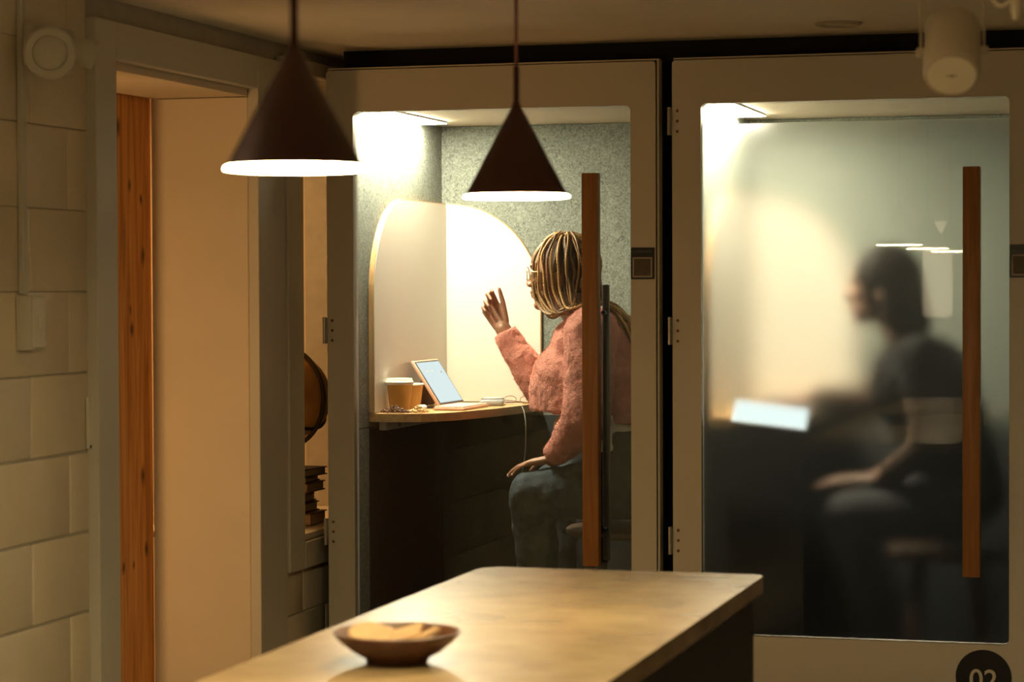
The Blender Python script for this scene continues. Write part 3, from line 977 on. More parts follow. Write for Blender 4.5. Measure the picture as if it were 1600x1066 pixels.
z = LZ
for (h, x0, x1, y0, y1, rz, cv, lab) in (
        (0.040, -2.95, -2.745, 7.26, 7.42, 0.03, 'cover_b', 'brown book at the bottom of the ledge stack'),
        (0.030, -2.95, -2.772, 7.27, 7.41, -0.05, 'cover_a', 'maroon book second from the bottom of the stack'),
        (0.036, -2.95, -2.782, 7.27, 7.42, 0.04, 'cover_b', 'brown book in the middle of the ledge stack'),
        (0.030, -2.95, -2.752, 7.26, 7.42, 0.0, 'cover_b', 'worn tan book third from the top of the stack'),
        (0.020, -2.95, -2.765, 7.27, 7.41, 0.06, 'cover_a', 'thin maroon book under the top dark book'),
        (0.026, -2.955, -2.748, 7.25, 7.42, -0.08, 'cover_c', 'dark navy book on top of the stack under the globe')):
    book(z, h, x0, x1, y0, y1, rz, cv, lab)
    z += h + 0.0005
GZ = z
gc = Vector((-2.862, 7.335, 1.165))
GR = 0.152
gl = thing('desk_globe', 'tan antique globe with a dark arc stand on the books', 'globe', (gc.x, gc.y, GZ))
bm = B(); ball(bm, gc, GR, 24); sph = obj('globe_ball', bm, 'globe', gl, smooth=True)
ax = Vector((0.35, -0.12, 0.93)).normalized()
side = Vector((0.92, -0.30, -0.38)); side = (side - ax * side.dot(ax)).normalized()
arc = [gc + (ax * math.cos(a) + side * math.sin(a)) * (GR + 0.012) for a in [PI * k / 40 for k in range(41)]]
bm = B(); tube(bm, arc, 0.007, 10); obj('meridian_arm', bm, 'globe_arm', gl, smooth=True)
b2 = Vector((-0.3, 0.93, 0.2)); b2 = (b2 - Vector((0, 0, 1)) * 0).normalized()
eq = [gc + (Matrix.Rotation(2 * PI * k / 64, 3, Vector((0.62, -0.2, 0.76)).normalized()) @ Vector((0.30, -0.80, -0.46)).normalized()) * (GR + 0.001) for k in range(65)]
bm = B(); tube(bm, eq, 0.0065, 8, False); obj('equator_band', bm, 'globe_arm', gl, smooth=True)
bm = B(); lathe(bm, [(0, 0), (0.062, 0), (0.064, 0.006), (0.03, 0.014), (0.010, 0.022), (0.009, 1.165 - GR - GZ + 0.006), (0, 1.165 - GR - GZ + 0.006)], (gc.x - 0.03, gc.y, GZ + 0.0005), 28); obj('globe_base', bm, 'globe_arm', gl, angle=40)

# ================================================================= THINGS ON THE CLEAR BOOTH'S DESK
CAM_RESCALE = BOOTH_CAM_MATRIX
DZK = 1.1435
def cup(x, y, h, r0_, r1_, lid, label, m='kraft'):
    t = thing('paper_cup', label, 'cup', (x, y, DZK), 'paper cups on the booth desk')
    bm = B(); lathe(bm, [(0, 0.002), (r0_ - 0.002, 0.002), (r0_, 0), (r1_, h), (r1_ + 0.0015, h + 0.001), (r1_ - 0.001, h + 0.002), (r0_ - 0.001, 0.006), (0, 0.006)], (x, y, DZK), 36); obj('cup_wall', bm, m, t, angle=50)
    if lid:
        bm = B(); lathe(bm, [(r1_ + 0.002, h - 0.004), (r1_ + 0.0035, h - 0.002), (r1_ + 0.0035, h + 0.004), (r1_ + 0.001, h + 0.006), (r1_ - 0.001, h + 0.014), (r1_ - 0.004, h + 0.015), (r1_ - 0.006, h + 0.010), (0, h + 0.010)], (x, y, DZK), 36); obj('lid', bm, 'lid', t, angle=40)
    else:
        bm = B(); lathe(bm, [(r1_ + 0.0015, h - 0.003), (r1_ + 0.003, h), (r1_ + 0.001, h + 0.003), (r1_ - 0.002, h), (r1_ + 0.0015, h - 0.003)], (x, y, DZK), 36); obj('rim', bm, 'lid', t, smooth=True)


cup(-2.331, 6.94, 0.088, 0.029, 0.040, True, 'kraft paper coffee cup with white lid at the desk edge')
cup(-2.328, 7.045, 0.080, 0.026, 0.037, False, 'open kraft paper cup behind the lidded coffee cup')

# tablet in peach case with stand cover, keyboard in front
RT = Matrix.Rotation(math.radians(-2), 3, 'Z')
def tab_put(bm, o):
    for v in bm.verts:
        v.co = Vector(o) + RT @ v.co
    return bm


TO = (-2.262, 7.15, DZK)
tb = thing('tablet', 'tablet in a peach case propped up with its bright screen showing', 'tablet', TO)
tl = math.radians(33)
Rt = Matrix.Rotation(-tl, 3, 'Y')
def tab_tilt(bm):
    for v in bm.verts:
        v.co = Rt @ v.co
    for v in bm.verts:
        v.co = Vector(TO) + RT @ (v.co + Vector((0, 0, 0.008)))
    return bm


bm = B(); box(bm, -0.011, -0.0005, -0.012, 0.222, 0, 0.170, 0.004, 2); tbody = obj('case', tab_tilt(bm), 'pink_case', tb, angle=40)
bm = B(); box(bm, -0.0004, 0.0012, -0.006, 0.216, 0.006, 0.164, 0.0005); obj('bezel', tab_tilt(bm), 'black_plastic', tb)
bm = B(); box(bm, 0.0013, 0.0017, 0.000, 0.210, 0.011, 0.159); obj('screen', tab_tilt(bm), 'screen', tb)
bm = B(); box(bm, 0.0018, 0.0020, 0.165, 0.178, 0.116, 0.122); obj('screen_icon', tab_tilt(bm), 'phone', tb)
bm = B(); box(bm, 0.0018, 0.0020, 0.015, 0.120, 0.125, 0.1265); obj('screen_rule', tab_tilt(bm), 'phone', tb)
bm = B(); box(bm, -0.018, -0.009, 0.150, 0.185, 0.162, 0.175, 0.003, 2); obj('case_clip', tab_tilt(bm), 'pink_case', tb, angle=40)
bm = B()
pts = [(-0.106, 0.002), (-0.098, 0.002), (-0.058, 0.098), (-0.066, 0.098)]
prism(bm, pts, 0.0, 0.20, 'Y'); obj('stand_flap', tab_put(bm, TO), 'brown_leather', tb)
KO = (-2.240, 7.075, DZK)
kb = thing('keyboard', 'small peach keyboard with cream keys in front of the tablet', 'keyboard', KO)
bm = B(); box(bm, -0.018, 0.085, -0.03, 0.213, 0.0005, 0.0085, 0.003, 2); obj('keyboard_body', tab_put(bm, KO), 'pink_case', kb, angle=40)
bm = B()
for r in range(5):
    for c in range(12):
        box(bm, -0.014 + r * 0.0193, -0.014 + r * 0.0193 + 0.0165, -0.025 + c * 0.0197, -0.025 + c * 0.0197 + 0.0168, 0.0088, 0.0125, 0.0008)
ks = obj('keys', tab_put(bm, KO), 'key', kb)
ks['kind'] = 'stuff'

# phone and small things
def slab(name, label, cat, x, y, rz, w, l, h, m, extra=None):
    t = thing(name, label, cat, (x, y, DZK))
    Rm = Matrix.Rotation(rz, 3, 'Z')
    def put(bm):
        for v in bm.verts:
            v.co = Vector((x, y, DZK + 0.0005)) + Rm @ v.co
        return bm
    bm = B(); box(bm, -w / 2, w / 2, -l / 2, l / 2, 0, h, h * 0.35, 3); obj('shell', put(bm), m, t, angle=40)
    if extra:
        extra(t, put)
    return t


def ph_extra(t, put):
    bm = B(); box(bm, -0.034, 0.034, -0.066, 0.066, 0.0201, 0.0205); obj('screen_glass', put(bm), 'black_plastic', t)
    bm = B(); box(bm, -0.030, 0.030, 0.01, 0.06, 0.0206, 0.0212, 0.0002); obj('paper_slip', put(bm), 'lid', t)


slab('phone', 'thick grey phone lying beside the keyboard', 'phone', -2.172, 7.405, 0.25, 0.076, 0.145, 0.020, 'phone', ph_extra)
def cs_extra(t, put):
    bm = B(); box(bm, -0.0135, 0.0135, -0.0245, 0.0245, 0.0105, 0.0112); obj('seam', put(bm), 'phone', t)


slab('earbud_case', 'tiny white earbud case beside the beads', 'case', -2.272, 6.985, 0.35, 0.026, 0.048, 0.019, 'lid', cs_extra)
gs = thing('folded_eyeglasses', 'folded thin brown eyeglasses at the desk edge near the person', 'eyeglasses', (-2.10, 7.47, DZK))
for s in (0, 1):
    bm = B(); cc = Vector((-2.140 + 0.055 * s, 7.50, DZK + 0.013)); tube(bm, [cc + Vector((0.021 * math.cos(a), 0.004 * math.sin(a), 0.012 * math.sin(a))) for a in [2 * PI * k / 24 for k in range(25)]], 0.0012, 6, False); obj('lens_rim', bm, 'brown_leather', gs, smooth=True)
bm = B(); tube(bm, [(-2.165, 7.502, DZK + 0.012), (-2.115, 7.515, DZK + 0.006), (-2.09, 7.52, DZK + 0.003)], 0.0015, 6); obj('temple', bm, 'brown_leather', gs, smooth=True)

nk = thing('bead_necklace', 'heap of brown and pale wooden bead strings in front of the coffee cup', 'beads', (-2.30, 6.93, DZK))
for m, n, cx, cy, sx, sy in (('bead_dark', 120, -2.325, 6.872, 0.046, 0.022), ('bead_pale', 90, -2.262, 6.905, 0.032, 0.030)):
    bm = B()
    for k in range(n):
        a, r = random.uniform(0, 2 * PI), math.sqrt(random.random())
        hh = (1 - r) * 0.022 * random.random()
        bmesh.ops.create_icosphere(bm, subdivisions=1, radius=random.uniform(0.0030, 0.0046),
                                   matrix=Matrix.Translation((cx + sx * r * math.cos(a), cy + sy * r * math.sin(a), DZK + 0.0042 + hh)))
    o = obj('beads', bm, m, nk, smooth=True)
    o['kind'] = 'stuff'
cc = thing('charging_cable', 'thin white cable hanging over the desk edge', 'cable', (-2.07, 7.40, DZK))
bm = B(); tube(bm, bez([(-2.13, 7.43, DZK + 0.003), (-2.085, 7.40, DZK + 0.004), (-2.062, 7.39, DZK - 0.02), (-2.055, 7.385, 1.05), (-2.062, 7.38, 0.95), (-2.10, 7.40, 0.86)], 8), 0.0012, 6); obj('cable_run', bm, 'cable', cc, smooth=True)

# ================================================================= PEOPLE
def stool(x, y, label, hz=0.80):
    t = thing('bar_stool', label, 'stool', (x, y, 0.12))
    bm = B(); lathe(bm, [(0, hz - 0.03), (0.16, hz - 0.03), (0.175, hz - 0.02), (0.175, hz - 0.008), (0.165, hz), (0, hz)], (x, y, 0), 40); obj('seat', bm, 'stool', t, angle=40)
    for a in (45, 135, 225, 315):
        c, s = math.cos(math.radians(a)), math.sin(math.radians(a))
        bm = B(); tube(bm, [(x + 0.11 * c, y + 0.11 * s, hz - 0.03), (x + 0.185 * c, y + 0.185 * s, 0.121)], lambda i, q: 0.016 if i == 0 else 0.012, 12); obj('leg', bm, 'stool', t, smooth=True)
    for a in (90, 270, 0, 180):
        pass
    bm = B(); rr = 0.15
    tube(bm, [(x + rr * math.cos(2 * PI * k / 32), y + rr * math.sin(2 * PI * k / 32), 0.40) for k in range(33)], 0.008, 8, False); obj('foot_ring', bm, 'stool', t, smooth=True)


stool(-1.655, 7.05, 'wooden bar stool under the person in pink')
stool(-1.715 + DX2, 7.05, 'wooden bar stool behind the frosted glass', 0.76)


def head_prims(bm, c, hide_ears=False):
    """head facing -X about centre c"""
    X, Y, Z = c
    ball(bm, (X + 0.012, Y, Z + 0.018), (0.092, 0.074, 0.092), 16)      # cranium
    ball(bm, (X - 0.040, Y, Z - 0.005), (0.050, 0.060, 0.075), 14)      # face
    ball(bm, (X - 0.040, Y, Z - 0.062), (0.048, 0.050, 0.044), 14)      # jaw
    ball(bm, (X - 0.070, Y, Z - 0.092), (0.018, 0.022, 0.015), 10)      # chin
    ball(bm, (X - 0.082, Y, Z + 0.028), (0.014, 0.050, 0.012), 10)      # brow
    capsule(bm, (X - 0.086, Y, Z + 0.014), 0.008, (X - 0.102, Y, Z - 0.026), 0.011)   # nose bridge to tip
    ball(bm, (X - 0.096, Y - 0.010, Z - 0.030), (0.011, 0.009, 0.008), 10)
    ball(bm, (X - 0.096, Y + 0.010, Z - 0.030), (0.011, 0.009, 0.008), 10)
    ball(bm, (X - 0.088, Y, Z - 0.052), (0.012, 0.021, 0.007), 10)      # lips
    ball(bm, (X - 0.085, Y, Z - 0.064), (0.012, 0.019, 0.008), 10)
    for s in (-1, 1):
        ball(bm, (X - 0.062, Y + s * 0.038, Z - 0.015), (0.020, 0.016, 0.018), 10)     # cheek
        ball(bm, (X + 0.008, Y + s * 0.074, Z - 0.012), (0.018, 0.008, 0.031), 10)     # ear
        ball(bm, (X + 0.004, Y + s * 0.079, Z - 0.038), (0.009, 0.006, 0.010), 10)


def finger(bm, pts, r):
    for i in range(len(pts) - 1):
        capsule(bm, pts[i], r * (1 - 0.10 * i), pts[i + 1], r * (1 - 0.10 * (i + 1)), 12)


def palm_frame(wrist, direction, palm_normal):
    d = Vector(direction).normalized()
    n = Vector(palm_normal)
    n = (n - d * n.dot(d)).normalized()
    s = d.cross(n)
    return Vector(wrist), d, n, s


def hand(bm, wrist, direction, palm_normal, thumb_side, curls, spread=0.10, thumb=(0.5, 0.6), scale=1.0):
    """five fingers; curls: bend in radians for index, middle, ring, little; returns nail spots"""
    w, d, n, s = palm_frame(wrist, direction, palm_normal)
    s = s * thumb_side
    k = scale
    P = lambda a, b, c: w + d * (a * k) + s * (b * k) + n * (c * k)
    # palm
    for b in (-0.026, -0.009, 0.009, 0.026):
        capsule(bm, P(0.004, b * 0.72, 0), 0.0135 * k, P(0.083 - abs(b) * 0.25, b, 0.0), 0.0115 * k, 12)
    capsule(bm, P(0.010, 0.020, 0.006), 0.015 * k, P(0.045, 0.034, 0.008), 0.014 * k, 12)   # thumb pad
    tips = []
    base = [(0.084, 0.028), (0.089, 0.010), (0.085, -0.009), (0.077, -0.027)]
    lens = [(0.042, 0.025, 0.020), (0.046, 0.029, 0.021), (0.042, 0.027, 0.020), (0.033, 0.020, 0.018)]
    for i in range(4):
        a, b = base[i]
        p = P(a, b, 0)
        fan = (1.5 - i) * spread
        pts = [p]
        ang = 0.0
        for j, L in enumerate(lens[i]):
            ang += curls[i] * (0.8, 1.0, 0.7)[j]
            dirv = (d * math.cos(fan) + s * math.sin(fan)) * math.cos(ang) + n * math.sin(ang)
            p = p + dirv * (L * k)
            pts.append(p)
        finger(bm, pts, (0.0088, 0.0092, 0.0086, 0.0075)[i] * k)
        tips.append((pts[-1], (pts[-1] - pts[-2]).normalized()))
    t0, t1 = thumb
    p = P(0.030, 0.032, 0.006)
    dv = (d * math.cos(t0) + s * math.sin(t0) + n * 0.25).normalized()
    q1 = p + dv * 0.040 * k
    dv2 = (d * math.cos(t0 - t1 * 0.4) + s * math.sin(t0 - t1 * 0.4) + n * (0.25 + t1 * 0.5)).normalized()
    q2 = q1 + dv2 * 0.032 * k
    q3 = q2 + (dv2 + n * 0.15).normalized() * 0.020 * k
    finger(bm, [p, q1, q2, q3], 0.0108 * k)
    tips.append((q3, (q3 - q2).normalized()))
    return tips


# ---- person in pink
HC = Vector((-1.838, 7.02, 1.560))
J = dict(
    pelvis=(-1.600, 7.04, 0.965), waist=(-1.645, 7.04, 1.10), chest=(-1.715, 7.04, 1.27), neck0=(-1.765, 7.03, 1.405), neck1=(-1.815, 7.02, 1.485),
    shN=(-1.712, 6.875, 1.385), elN=(-1.708, 6.805, 1.135), wrN=(-1.832, 6.885, 1.012),
    shF=(-1.800, 7.19, 1.375), elF=(-1.962, 7.225, 1.206), wrF=(-2.076, 7.200, 1.392),
    hipN=(-1.610, 6.945, 0.925), knN=(-1.895, 6.880, 0.905), anN=(-1.880, 6.93, 0.470),
    hipF=(-1.610, 7.135, 0.925), knF=(-1.905, 7.170, 0.905), anF=(-1.880, 7.12, 0.470))


def body_prims(bm, J, HC):
    g = lambda k: Vector(J[k])
    ecyl(bm, g('pelvis') - Vector((0, 0, 0.07)), (0.10, 0.14), g('waist'), (0.095, 0.125))
    ball(bm, g('pelvis'), (0.12, 0.16, 0.10), 14)
    capsule(bm, g('waist'), 0.095, g('chest'), 0.105)
    ball(bm, g('chest'), (0.115, 0.15, 0.13), 14)
    capsule(bm, g('neck0'), 0.052, g('neck1'), 0.050)
    capsule(bm, g('neck1'), 0.050, HC + Vector((0.01, 0, -0.02)), 0.055)
    for s in 'NF':
        capsule(bm, g('neck0') + Vector((0.01, 0, -0.03)), 0.055, g('sh' + s), 0.052)
        capsule(bm, g('sh' + s), 0.050, g('el' + s), 0.040)
        capsule(bm, g('el' + s), 0.040, g('wr' + s), 0.0255)
        capsule(bm, g('hip' + s), 0.085, g('kn' + s), 0.055)
        capsule(bm, g('kn' + s), 0.055, g('an' + s), 0.036)
        f = g('an' + s)
        capsule(bm, f + Vector((0.02, 0, -0.035)), 0.032, f + Vector((-0.13, 0, -0.045)), 0.028)
    head_prims(bm, HC)


bm = B()
body_prims(bm, J, HC)
dF = Vector((-0.42, 0.05, 1.0))
tipsF = hand(bm, Vector(J['wrF']) + dF.normalized() * 0.012, (-0.66, 0.10, 1.0), (0.22, -0.95, 0.28), 1, (0.80, 1.05, 1.50, 1.55), 0.06, (0.36, 0.25), 0.86)
tipsN = hand(bm, Vector(J['wrN']) + Vector((-0.012, 0.001, -0.001)), (-1.0, 0.10, -0.20), (0.05, 0.1, -1.0), -1, (0.20, 0.22, 0.24, 0.26), 0.14, (0.5, 0.3), 0.80)
person = blob('person', bm, 'skin', None, 0.0034, 3)
tag(person, 'person with blonde braids and fuzzy pink sweater, one hand raised, seated in booth', 'person')
for (p, d) in tipsF + tipsN:
    bm = B(); ball(bm, p + d * 0.0035, (0.0042, 0.0042, 0.0042), 8); obj('nail', bm, 'nail', person, smooth=True)

# sweater
g = lambda k: Vector(J[k])
bm = B()
ecyl(bm, (-1.742, 7.04, 1.150), (0.198, 0.200), (-1.745, 7.04, 1.255), (0.190, 0.200))
ball(bm, (-1.748, 7.04, 1.255), (0.182, 0.202, 0.13), 16)
ball(bm, (-1.735, 7.04, 1.34), (0.135, 0.185, 0.115), 16)
ecyl(bm, (-1.60, 7.04, 1.118), (0.115, 0.185), (-1.63, 7.04, 1.28), (0.115, 0.18))
capsule(bm, (-1.755, 7.035, 1.395), 0.078, (-1.770, 7.03, 1.425), 0.062)
for s, rs in (('N', (0.080, 0.073, 0.052, 0.038)), ('F', (0.076, 0.056, 0.050, 0.039))):
    capsule(bm, (-1.735, 7.035, 1.365), 0.095, g('sh' + s), rs[0])
    capsule(bm, g('sh' + s), rs[0], g('el' + s), rs[1])
    w = g('wr' + s) + (g('el' + s) - g('wr' + s)).normalized() * 0.01
    mid_ = g('el' + s).lerp(w, 0.55)
    capsule(bm, g('el' + s), rs[1], mid_, rs[2])
    lathe(bm, [(0, -0.01), (rs[2] * 0.95, -0.01), (rs[3], (w - mid_).length), (rs[3] * 0.8, (w - mid_).length + 0.001), (0, (w - mid_).length - 0.004)], mid_, 24, w - mid_)
sweater = blob('sweater', bm, 'sweater', person, 0.0055, 5, ((0.075, 0.015), (0.022, 0.0045), (0.0075, 0.0045)))
sweater['label'] = 'fuzzy cropped pink sweater'
# mohair fibres
bm = B()
me = sweater.data
vv = me.vertices
for k in range(26000):
    v = vv[random.randrange(len(vv))]
    nrm = v.normal
    t = Vector((random.gauss(0, 1), random.gauss(0, 1), random.gauss(0, 1)))
    dirv = (nrm * 0.9 + t * 0.55).normalized()
    sd = dirv.cross(Vector((random.random(), random.random(), random.random()))).normalized() * 0.00055
    L = random.uniform(0.005, 0.011)
    a, b, c = bm.verts.new(v.co + sd), bm.verts.new(v.co - sd), bm.verts.new(v.co + dirv * L)
    bm.faces.new((a, b, c))
keep, CAM_RESCALE = CAM_RESCALE, None            # the fibres grow on the finished sweater
fz = obj('wool_fuzz', bm, 'fuzz', sweater)
CAM_RESCALE = keep
fz['kind'] = 'stuff'

bm = B()
ecyl(bm, (-1.655, 7.04, 1.035), (0.150, 0.172), (-1.69, 7.04, 1.20), (0.165, 0.175))
ball(bm, (-1.80, 7.0, 1.10), (0.055, 0.10, 0.055), 12)
blob('shirt', bm, 'shirt', person, 0.007, 6, ((0.05, 0.012),))

bm = B()
ball(bm, (-1.595, 7.04, 0.965), (0.132, 0.185, 0.115), 16)
ecyl(bm, (-1.60, 7.04, 0.95), (0.130, 0.180), (-1.612, 7.04, 1.098), (0.138, 0.178))
for s in 'NF':
    capsule(bm, g('hip' + s), 0.100, g('kn' + s), 0.072)
    capsule(bm, g('kn' + s), 0.072, g('an' + s) + Vector((0, 0, 0.05)), 0.056)
jeans = blob('jeans', bm, 'jeans', person, 0.007, 6, ((0.05, 0.012), (0.02, 0.004)))
jeans['label'] = 'blue denim jeans'
for s in 'NF':
    bm = B(); f = g('an' + s)
    capsule(bm, f + Vector((0.025, 0, -0.04)), 0.042, f + Vector((-0.05, 0, -0.050)), 0.040)
    capsule(bm, f + Vector((-0.05, 0, -0.050)), 0.040, f + Vector((-0.14, 0, -0.058)), 0.034)
    capsule(bm, f + Vector((0.005, 0, 0.02)), 0.045, f + Vector((0.01, 0, -0.04)), 0.045)
    blob('shoe', bm, 'shoe', person, 0.008, 4)

# hair cap
def hair_cap(bm, c, k, front=0.35, low=-0.10):
    res = bmesh.ops.create_uvsphere(bm, u_segments=48, v_segments=32, radius=1)
    kill = []
    for v in res['verts']:
        d = v.co.copy()
        if -d.x > front and d.z < 0.62 or d.z < -0.75 or (-d.x > front - 0.3 and d.z < low - 0.25):
            kill.append(v)
        v.co = Vector((c[0] + 0.012 + 0.100 * k * d.x, c[1] + 0.081 * k * d.y, c[2] + 0.018 + 0.101 * k * d.z))
    bmesh.ops.delete(bm, geom=kill, context='VERTS')
    bmesh.ops.solidify(bm, geom=bm.faces[:], thickness=0.004)


bm = B(); hair_cap(bm, HC, 1.0)
cap = obj('hair_cap', bm, 'hair', person, smooth=True)

# braids
EC = HC + Vector((0.012, 0, 0.018))
ER = Vector((0.106, 0.087, 0.107))
def on_head(az, pol, k=1.0):
    """az from the face (0) round the near side (90) to the back (180); pol from the crown"""
    a, p = math.radians(az), math.radians(pol)
    return EC + Vector((-math.cos(a) * math.sin(p) * ER.x * k, -math.sin(a) * math.sin(p) * ER.y * k, math.cos(p) * ER.z * k))


def braid(pts, r, name='braid'):
    path = bez(pts, 16)
    # resample to an even step
    out, acc, step = [path[0]], 0.0, 0.0028
    for a, b in zip(path, path[1:]):
        L = (b - a).length
        while acc + L >= step:
            t = (step - acc) / L
            a = a.lerp(b, t)
            out.append(a.copy())
            L = (b - a).length
            acc = 0.0
        acc += L
    bm = B()
    tube(bm, out, lambda i, s: r * (0.66 + 0.46 * abs(math.sin(PI * s / 0.0095))) * (1 if i < len(out) - 6 else 0.5), 7)
    return obj(name, bm, 'braid', person, smooth=True)


rnd = random.Random(21)
GA = Vector((-1.765, 6.925, 1.455))
n_b = 0
# near side: fall from the crown past the cheek, sweep back under the jaw and over the shoulder
for i in range(25):
    az = 18 + i * 6.0 + rnd.uniform(-2, 2)
    lay = 1.0 + rnd.choice((0.0, 0.04, 0.085))
    if az < 48:
        lay = 0.97
    p0 = rnd.uniform(6, 26)
    pts = [on_head(az + rnd.uniform(-14, 14), p0, lay), on_head(az + rnd.uniform(-4, 4), 42, lay + 0.02), on_head(az + rnd.uniform(-5, 5), 70, lay + 0.035), on_head(az + rnd.uniform(-5, 5), 95, lay + 0.02)]
    b = on_head(az, 112, lay)
    f = min(1.0, max(0.0, (100 - az) / 80.0))           # 1 at the face, 0 at the back
    drop = 1.487 - 0.035 * f + rnd.uniform(-0.012, 0.012)
    pts.append(Vector((b.x + 0.004 + rnd.uniform(-0.006, 0.006), b.y - 0.006, drop + 0.03)))
    if az < 125:
        g1 = GA + Vector((rnd.uniform(-0.02, 0.02) - 0.035 * f, rnd.uniform(-0.03, 0.02), rnd.uniform(-0.006, 0.012) - 0.004))
        midp = pts[-1].lerp(g1, 0.45) + Vector((0, -0.012, -0.022 - 0.012 * f + rnd.uniform(-0.008, 0.008)))
        pts += [midp, g1]
        e1 = Vector((-1.700 + rnd.uniform(-0.02, 0.02), 6.965 + rnd.uniform(-0.03, 0.03), 1.482 + rnd.uniform(-0.008, 0.004)))
        e2 = Vector((-1.615 + rnd.uniform(-0.02, 0.01), 6.985 + rnd.uniform(-0.04, 0.04), 1.405 + rnd.uniform(-0.02, 0.02)))
        e3 = Vector((-1.575 + rnd.uniform(-0.015, 0.01), 6.99 + rnd.uniform(-0.05, 0.05), 1.27 + rnd.uniform(-0.05, 0.05)))
        pts += [e1, e2, e3] if i % 2 == 0 else [e1, e2]
    else:
        pts += [Vector((-1.700 + rnd.uniform(-0.015, 0.015), 6.99 + rnd.uniform(-0.04, 0.03), 1.475)),
                Vector((-1.62 + rnd.uniform(-0.02, 0.015), 7.0 + rnd.uniform(-0.05, 0.04), 1.40 + rnd.uniform(-0.02, 0.02))),
                Vector((-1.578 + rnd.uniform(-0.01, 0.01), 7.0 + rnd.uniform(-0.05, 0.04), 1.27 + rnd.uniform(-0.05, 0.05)))]
    braid(pts, rnd.uniform(0.0033, 0.0041))
# far side and back
for i in range(16):
    az = -35 - i * 9 + rnd.uniform(-2, 2)
    pts = [on_head(az + rnd.uniform(-10, 10), rnd.uniform(6, 18), 1.02), on_head(az, 45, 1.04), on_head(az, 75, 1.05), on_head(az, 105, 1.03)]
    b = on_head(az, 115, 1.0)
    pts += [Vector((b.x + 0.02, b.y, 1.475)), Vector((-1.700, 7.05 + rnd.uniform(-0.03, 0.05), 1.475)), Vector((-1.605, 7.05 + rnd.uniform(-0.04, 0.05), 1.38))]
    braid(pts, 0.0036)
# crown rows lying across the top of the head
for i in range(9):
    a0 = -60 + i * 15
    pts = [on_head(180 + a0 * 0.3, 60 + i, 1.05), on_head(150 + a0 * 0.4, 35, 1.05), on_head(100 + a0 * 0.9, 14, 1.05), on_head(45 + a0 * 0.5, 24, 1.05), on_head(25 + a0 * 0.4, 40, 1.04)]
    braid(pts, 0.0036)

for s in (-1, 1):
    bm = B(); ball(bm, HC + Vector((-0.080, s * 0.031, 0.008)), 0.0115, 10); obj('eye', bm, 'eye', person, smooth=True)
bm = B()
for s in (-1, 1):
    cc_ = HC + Vector((-0.100, s * 0.033, 0.004))
    tube(bm, [cc_ + Vector((0.006 * abs(math.cos(a)) * (1 if s * math.cos(a) > 0 else 0), 0.025 * math.cos(a), 0.021 * math.sin(a))) for a in [2 * PI * k / 32 for k in range(33)]], 0.0014, 6, False)
    tube(bm, [cc_ + Vector((0.004, s * 0.025, 0.006)), HC + Vector((-0.06, s * 0.075, 0.010)), HC + Vector((0.01, s * 0.083, 0.004))], 0.0014, 6)
tube(bm, [HC + Vector((-0.100, -0.008, 0.008)), HC + Vector((-0.103, 0, 0.011)), HC + Vector((-0.100, 0.008, 0.008))], 0.0014, 6)
obj('eyeglasses', bm, 'gold', person, smooth=True)

# ---- person behind the frosted glass
OX = DX2 - 0.075
H2 = Vector((-1.825 + OX, 6.98, 1.520))
K = dict(
    pelvis=(-1.600 + OX, 7.02, 0.93), waist=(-1.635 + OX, 7.02, 1.07), chest=(-1.70 + OX, 7.01, 1.22), neck0=(-1.755 + OX, 7.0, 1.355), neck1=(-1.80 + OX, 6.99, 1.44),
    shN=(-1.70 + OX, 6.84, 1.325), elN=(-1.675 + OX, 6.80, 1.07), wrN=(-1.83 + OX, 6.89, 0.965),
    shF=(-1.78 + OX, 7.17, 1.325), elF=(-1.89 + OX, 7.24, 1.165), wrF=(-2.05 + OX, 7.16, 1.190),
    hipN=(-1.610 + OX, 6.925, 0.885), knN=(-1.91 + OX, 6.87, 0.865), anN=(-1.89 + OX, 6.92, 0.440),
    hipF=(-1.610 + OX, 7.115, 0.885), knF=(-1.91 + OX, 7.150, 0.865), anF=(-1.89 + OX, 7.10, 0.440))
bm = B()
body_prims(bm, K, H2)
hand(bm, Vector(K['wrN']) + Vector((-0.01, 0, 0)), (-1, 0.1, 0.0), (0, 0, -1), -1, (0.2, 0.2, 0.25, 0.25), 0.1, (0.6, 0.3), 0.95)
hand(bm, Vector(K['wrF']) + Vector((-0.01, 0, 0)), (-1, -0.1, 0.0), (0, 0, -1), 1, (0.2, 0.2, 0.25, 0.25), 0.1, (0.6, 0.3), 0.95)
person2 = blob('person', bm, 'skin2', None, 0.006, 3)
tag(person2, 'person with dark hair in a black top, blurred behind the frosted glass', 'person')
h = lambda k: Vector(K[k])
bm = B()
ecyl(bm, (-1.61 + OX, 7.02, 0.98), (0.130, 0.18), (-1.66 + OX, 7.02, 1.14), (0.135, 0.175))
capsule(bm, (-1.65 + OX, 7.02, 1.10), 0.140, h('chest'), 0.145)
ball(bm, (-1.715 + OX, 7.01, 1.25), (0.150, 0.185, 0.135), 14)
for s in 'NF':
    capsule(bm, (-1.73 + OX, 7.01, 1.30), 0.08, h('sh' + s), 0.066)
    capsule(bm, h('sh' + s), 0.066, h('sh' + s).lerp(h('el' + s), 0.35), 0.060)
blob('vest', bm, 'vest', person2, 0.009, 5, ((0.05, 0.012),))
for s in 'NF':
    bm = B()
    capsule(bm, h('sh' + s).lerp(h('el' + s), 0.2), 0.055, h('el' + s), 0.052)
    capsule(bm, h('el' + s), 0.052, h('wr' + s) + Vector((0.02, 0, 0)), 0.036)
    blob('sleeve', bm, 'sleeve2', person2, 0.009, 4, ((0.04, 0.010),))
bm = B()
ball(bm, h('pelvis'), (0.13, 0.18, 0.11), 14)
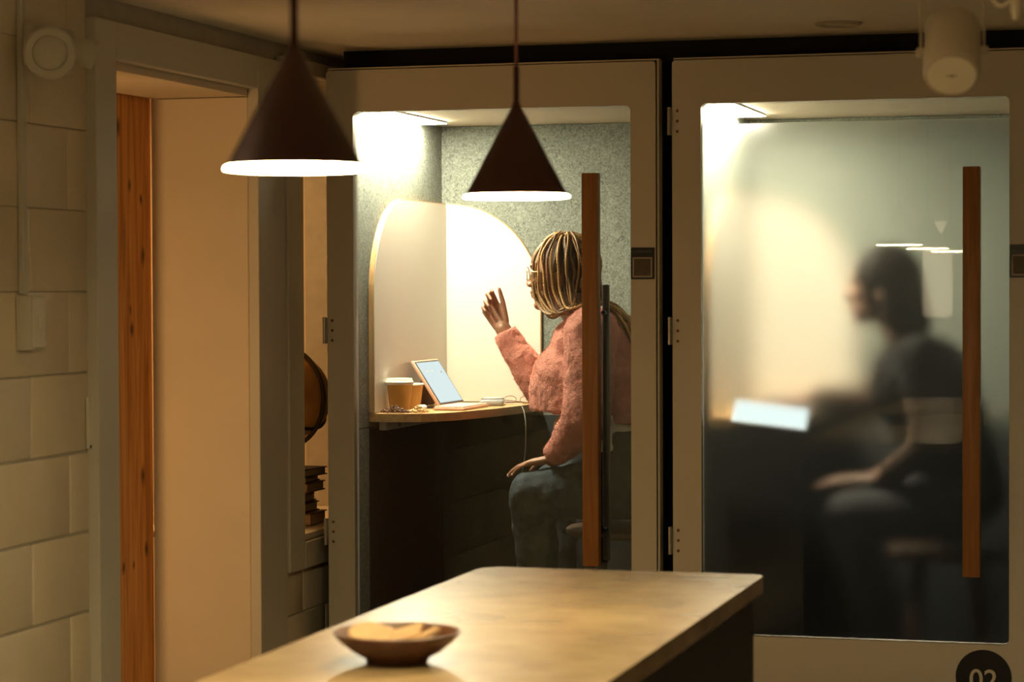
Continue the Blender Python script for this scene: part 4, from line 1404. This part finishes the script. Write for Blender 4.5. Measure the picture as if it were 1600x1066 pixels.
for s in 'NF':
    capsule(bm, h('hip' + s), 0.098, h('kn' + s), 0.070)
    capsule(bm, h('kn' + s), 0.070, h('an' + s) + Vector((0, 0, 0.05)), 0.054)
blob('trousers', bm, 'trousers2', person2, 0.009, 4)
for s in 'NF':
    bm = B(); f = h('an' + s)
    capsule(bm, f + Vector((0.025, 0, -0.03)), 0.040, f + Vector((-0.13, 0, -0.045)), 0.034)
    capsule(bm, f + Vector((0, 0, 0.03)), 0.043, f + Vector((0.01, 0, -0.03)), 0.043)
    blob('shoe', bm, 'shoe', person2, 0.009, 4)
bm = B()
ball(bm, H2 + Vector((0.018, 0, 0.026)), (0.104, 0.088, 0.102), 16)
capsule(bm, H2 + Vector((0.05, 0, -0.01)), 0.078, H2 + Vector((0.085, 0, -0.10)), 0.062)
capsule(bm, H2 + Vector((0.03, -0.05, 0.0)), 0.040, H2 + Vector((0.035, -0.055, -0.09)), 0.030)
capsule(bm, H2 + Vector((0.03, 0.05, 0.0)), 0.040, H2 + Vector((0.035, 0.055, -0.09)), 0.030)
blob('hair', bm, 'hair2', person2, 0.006, 4, ((0.03, 0.008),))

# things on the frosted booth's desk
def put2(bm, o, rz, ry):
    Rm = Matrix.Rotation(rz, 3, 'Z') @ Matrix.Rotation(ry, 3, 'Y')
    for v in bm.verts:
        v.co = Vector(o) + Rm @ v.co
    return bm


o2 = (-2.185 + DX2, 6.81, DZK)
tb2 = thing('tablet', 'tablet tilted over the desk edge with glowing white screen behind the frosted glass', 'tablet', o2)
def put_t(bm):
    Rm = Matrix.Rotation(0.12, 3, 'Z') @ Matrix.Rotation(math.radians(7), 3, 'Y') @ Matrix.Rotation(math.radians(27), 3, 'X')
    for v in bm.verts:
        v.co = Vector((-2.195 + DX2, 6.81, 1.148)) + Rm @ v.co
    return bm
bm = B(); box(bm, -0.112, 0.108, -0.066, 0.062, 0.0, 0.008, 0.002); obj('tablet_body', put_t(bm), 'grey_metal', tb2)
bm = B(); box(bm, -0.106, 0.102, -0.060, 0.056, 0.0083, 0.0088); obj('screen', put_t(bm), 'screen2', tb2)
o3 = (-2.215 + DX2, 7.27, DZK)
lp2 = thing('laptop', 'closed dark laptop at the back of the frosted booth desk', 'laptop', o3)
bm = B(); box(bm, -0.13, 0.12, -0.15, 0.15, 0.0, 0.010, 0.002); obj('laptop_base', put2(bm, o3, 0.1, 0), 'black_plastic', lp2)
bm = B(); box(bm, -0.13, 0.12, -0.15, 0.15, 0.0105, 0.016, 0.002); obj('laptop_lid', put2(bm, o3, 0.1, 0), 'grey_metal', lp2)
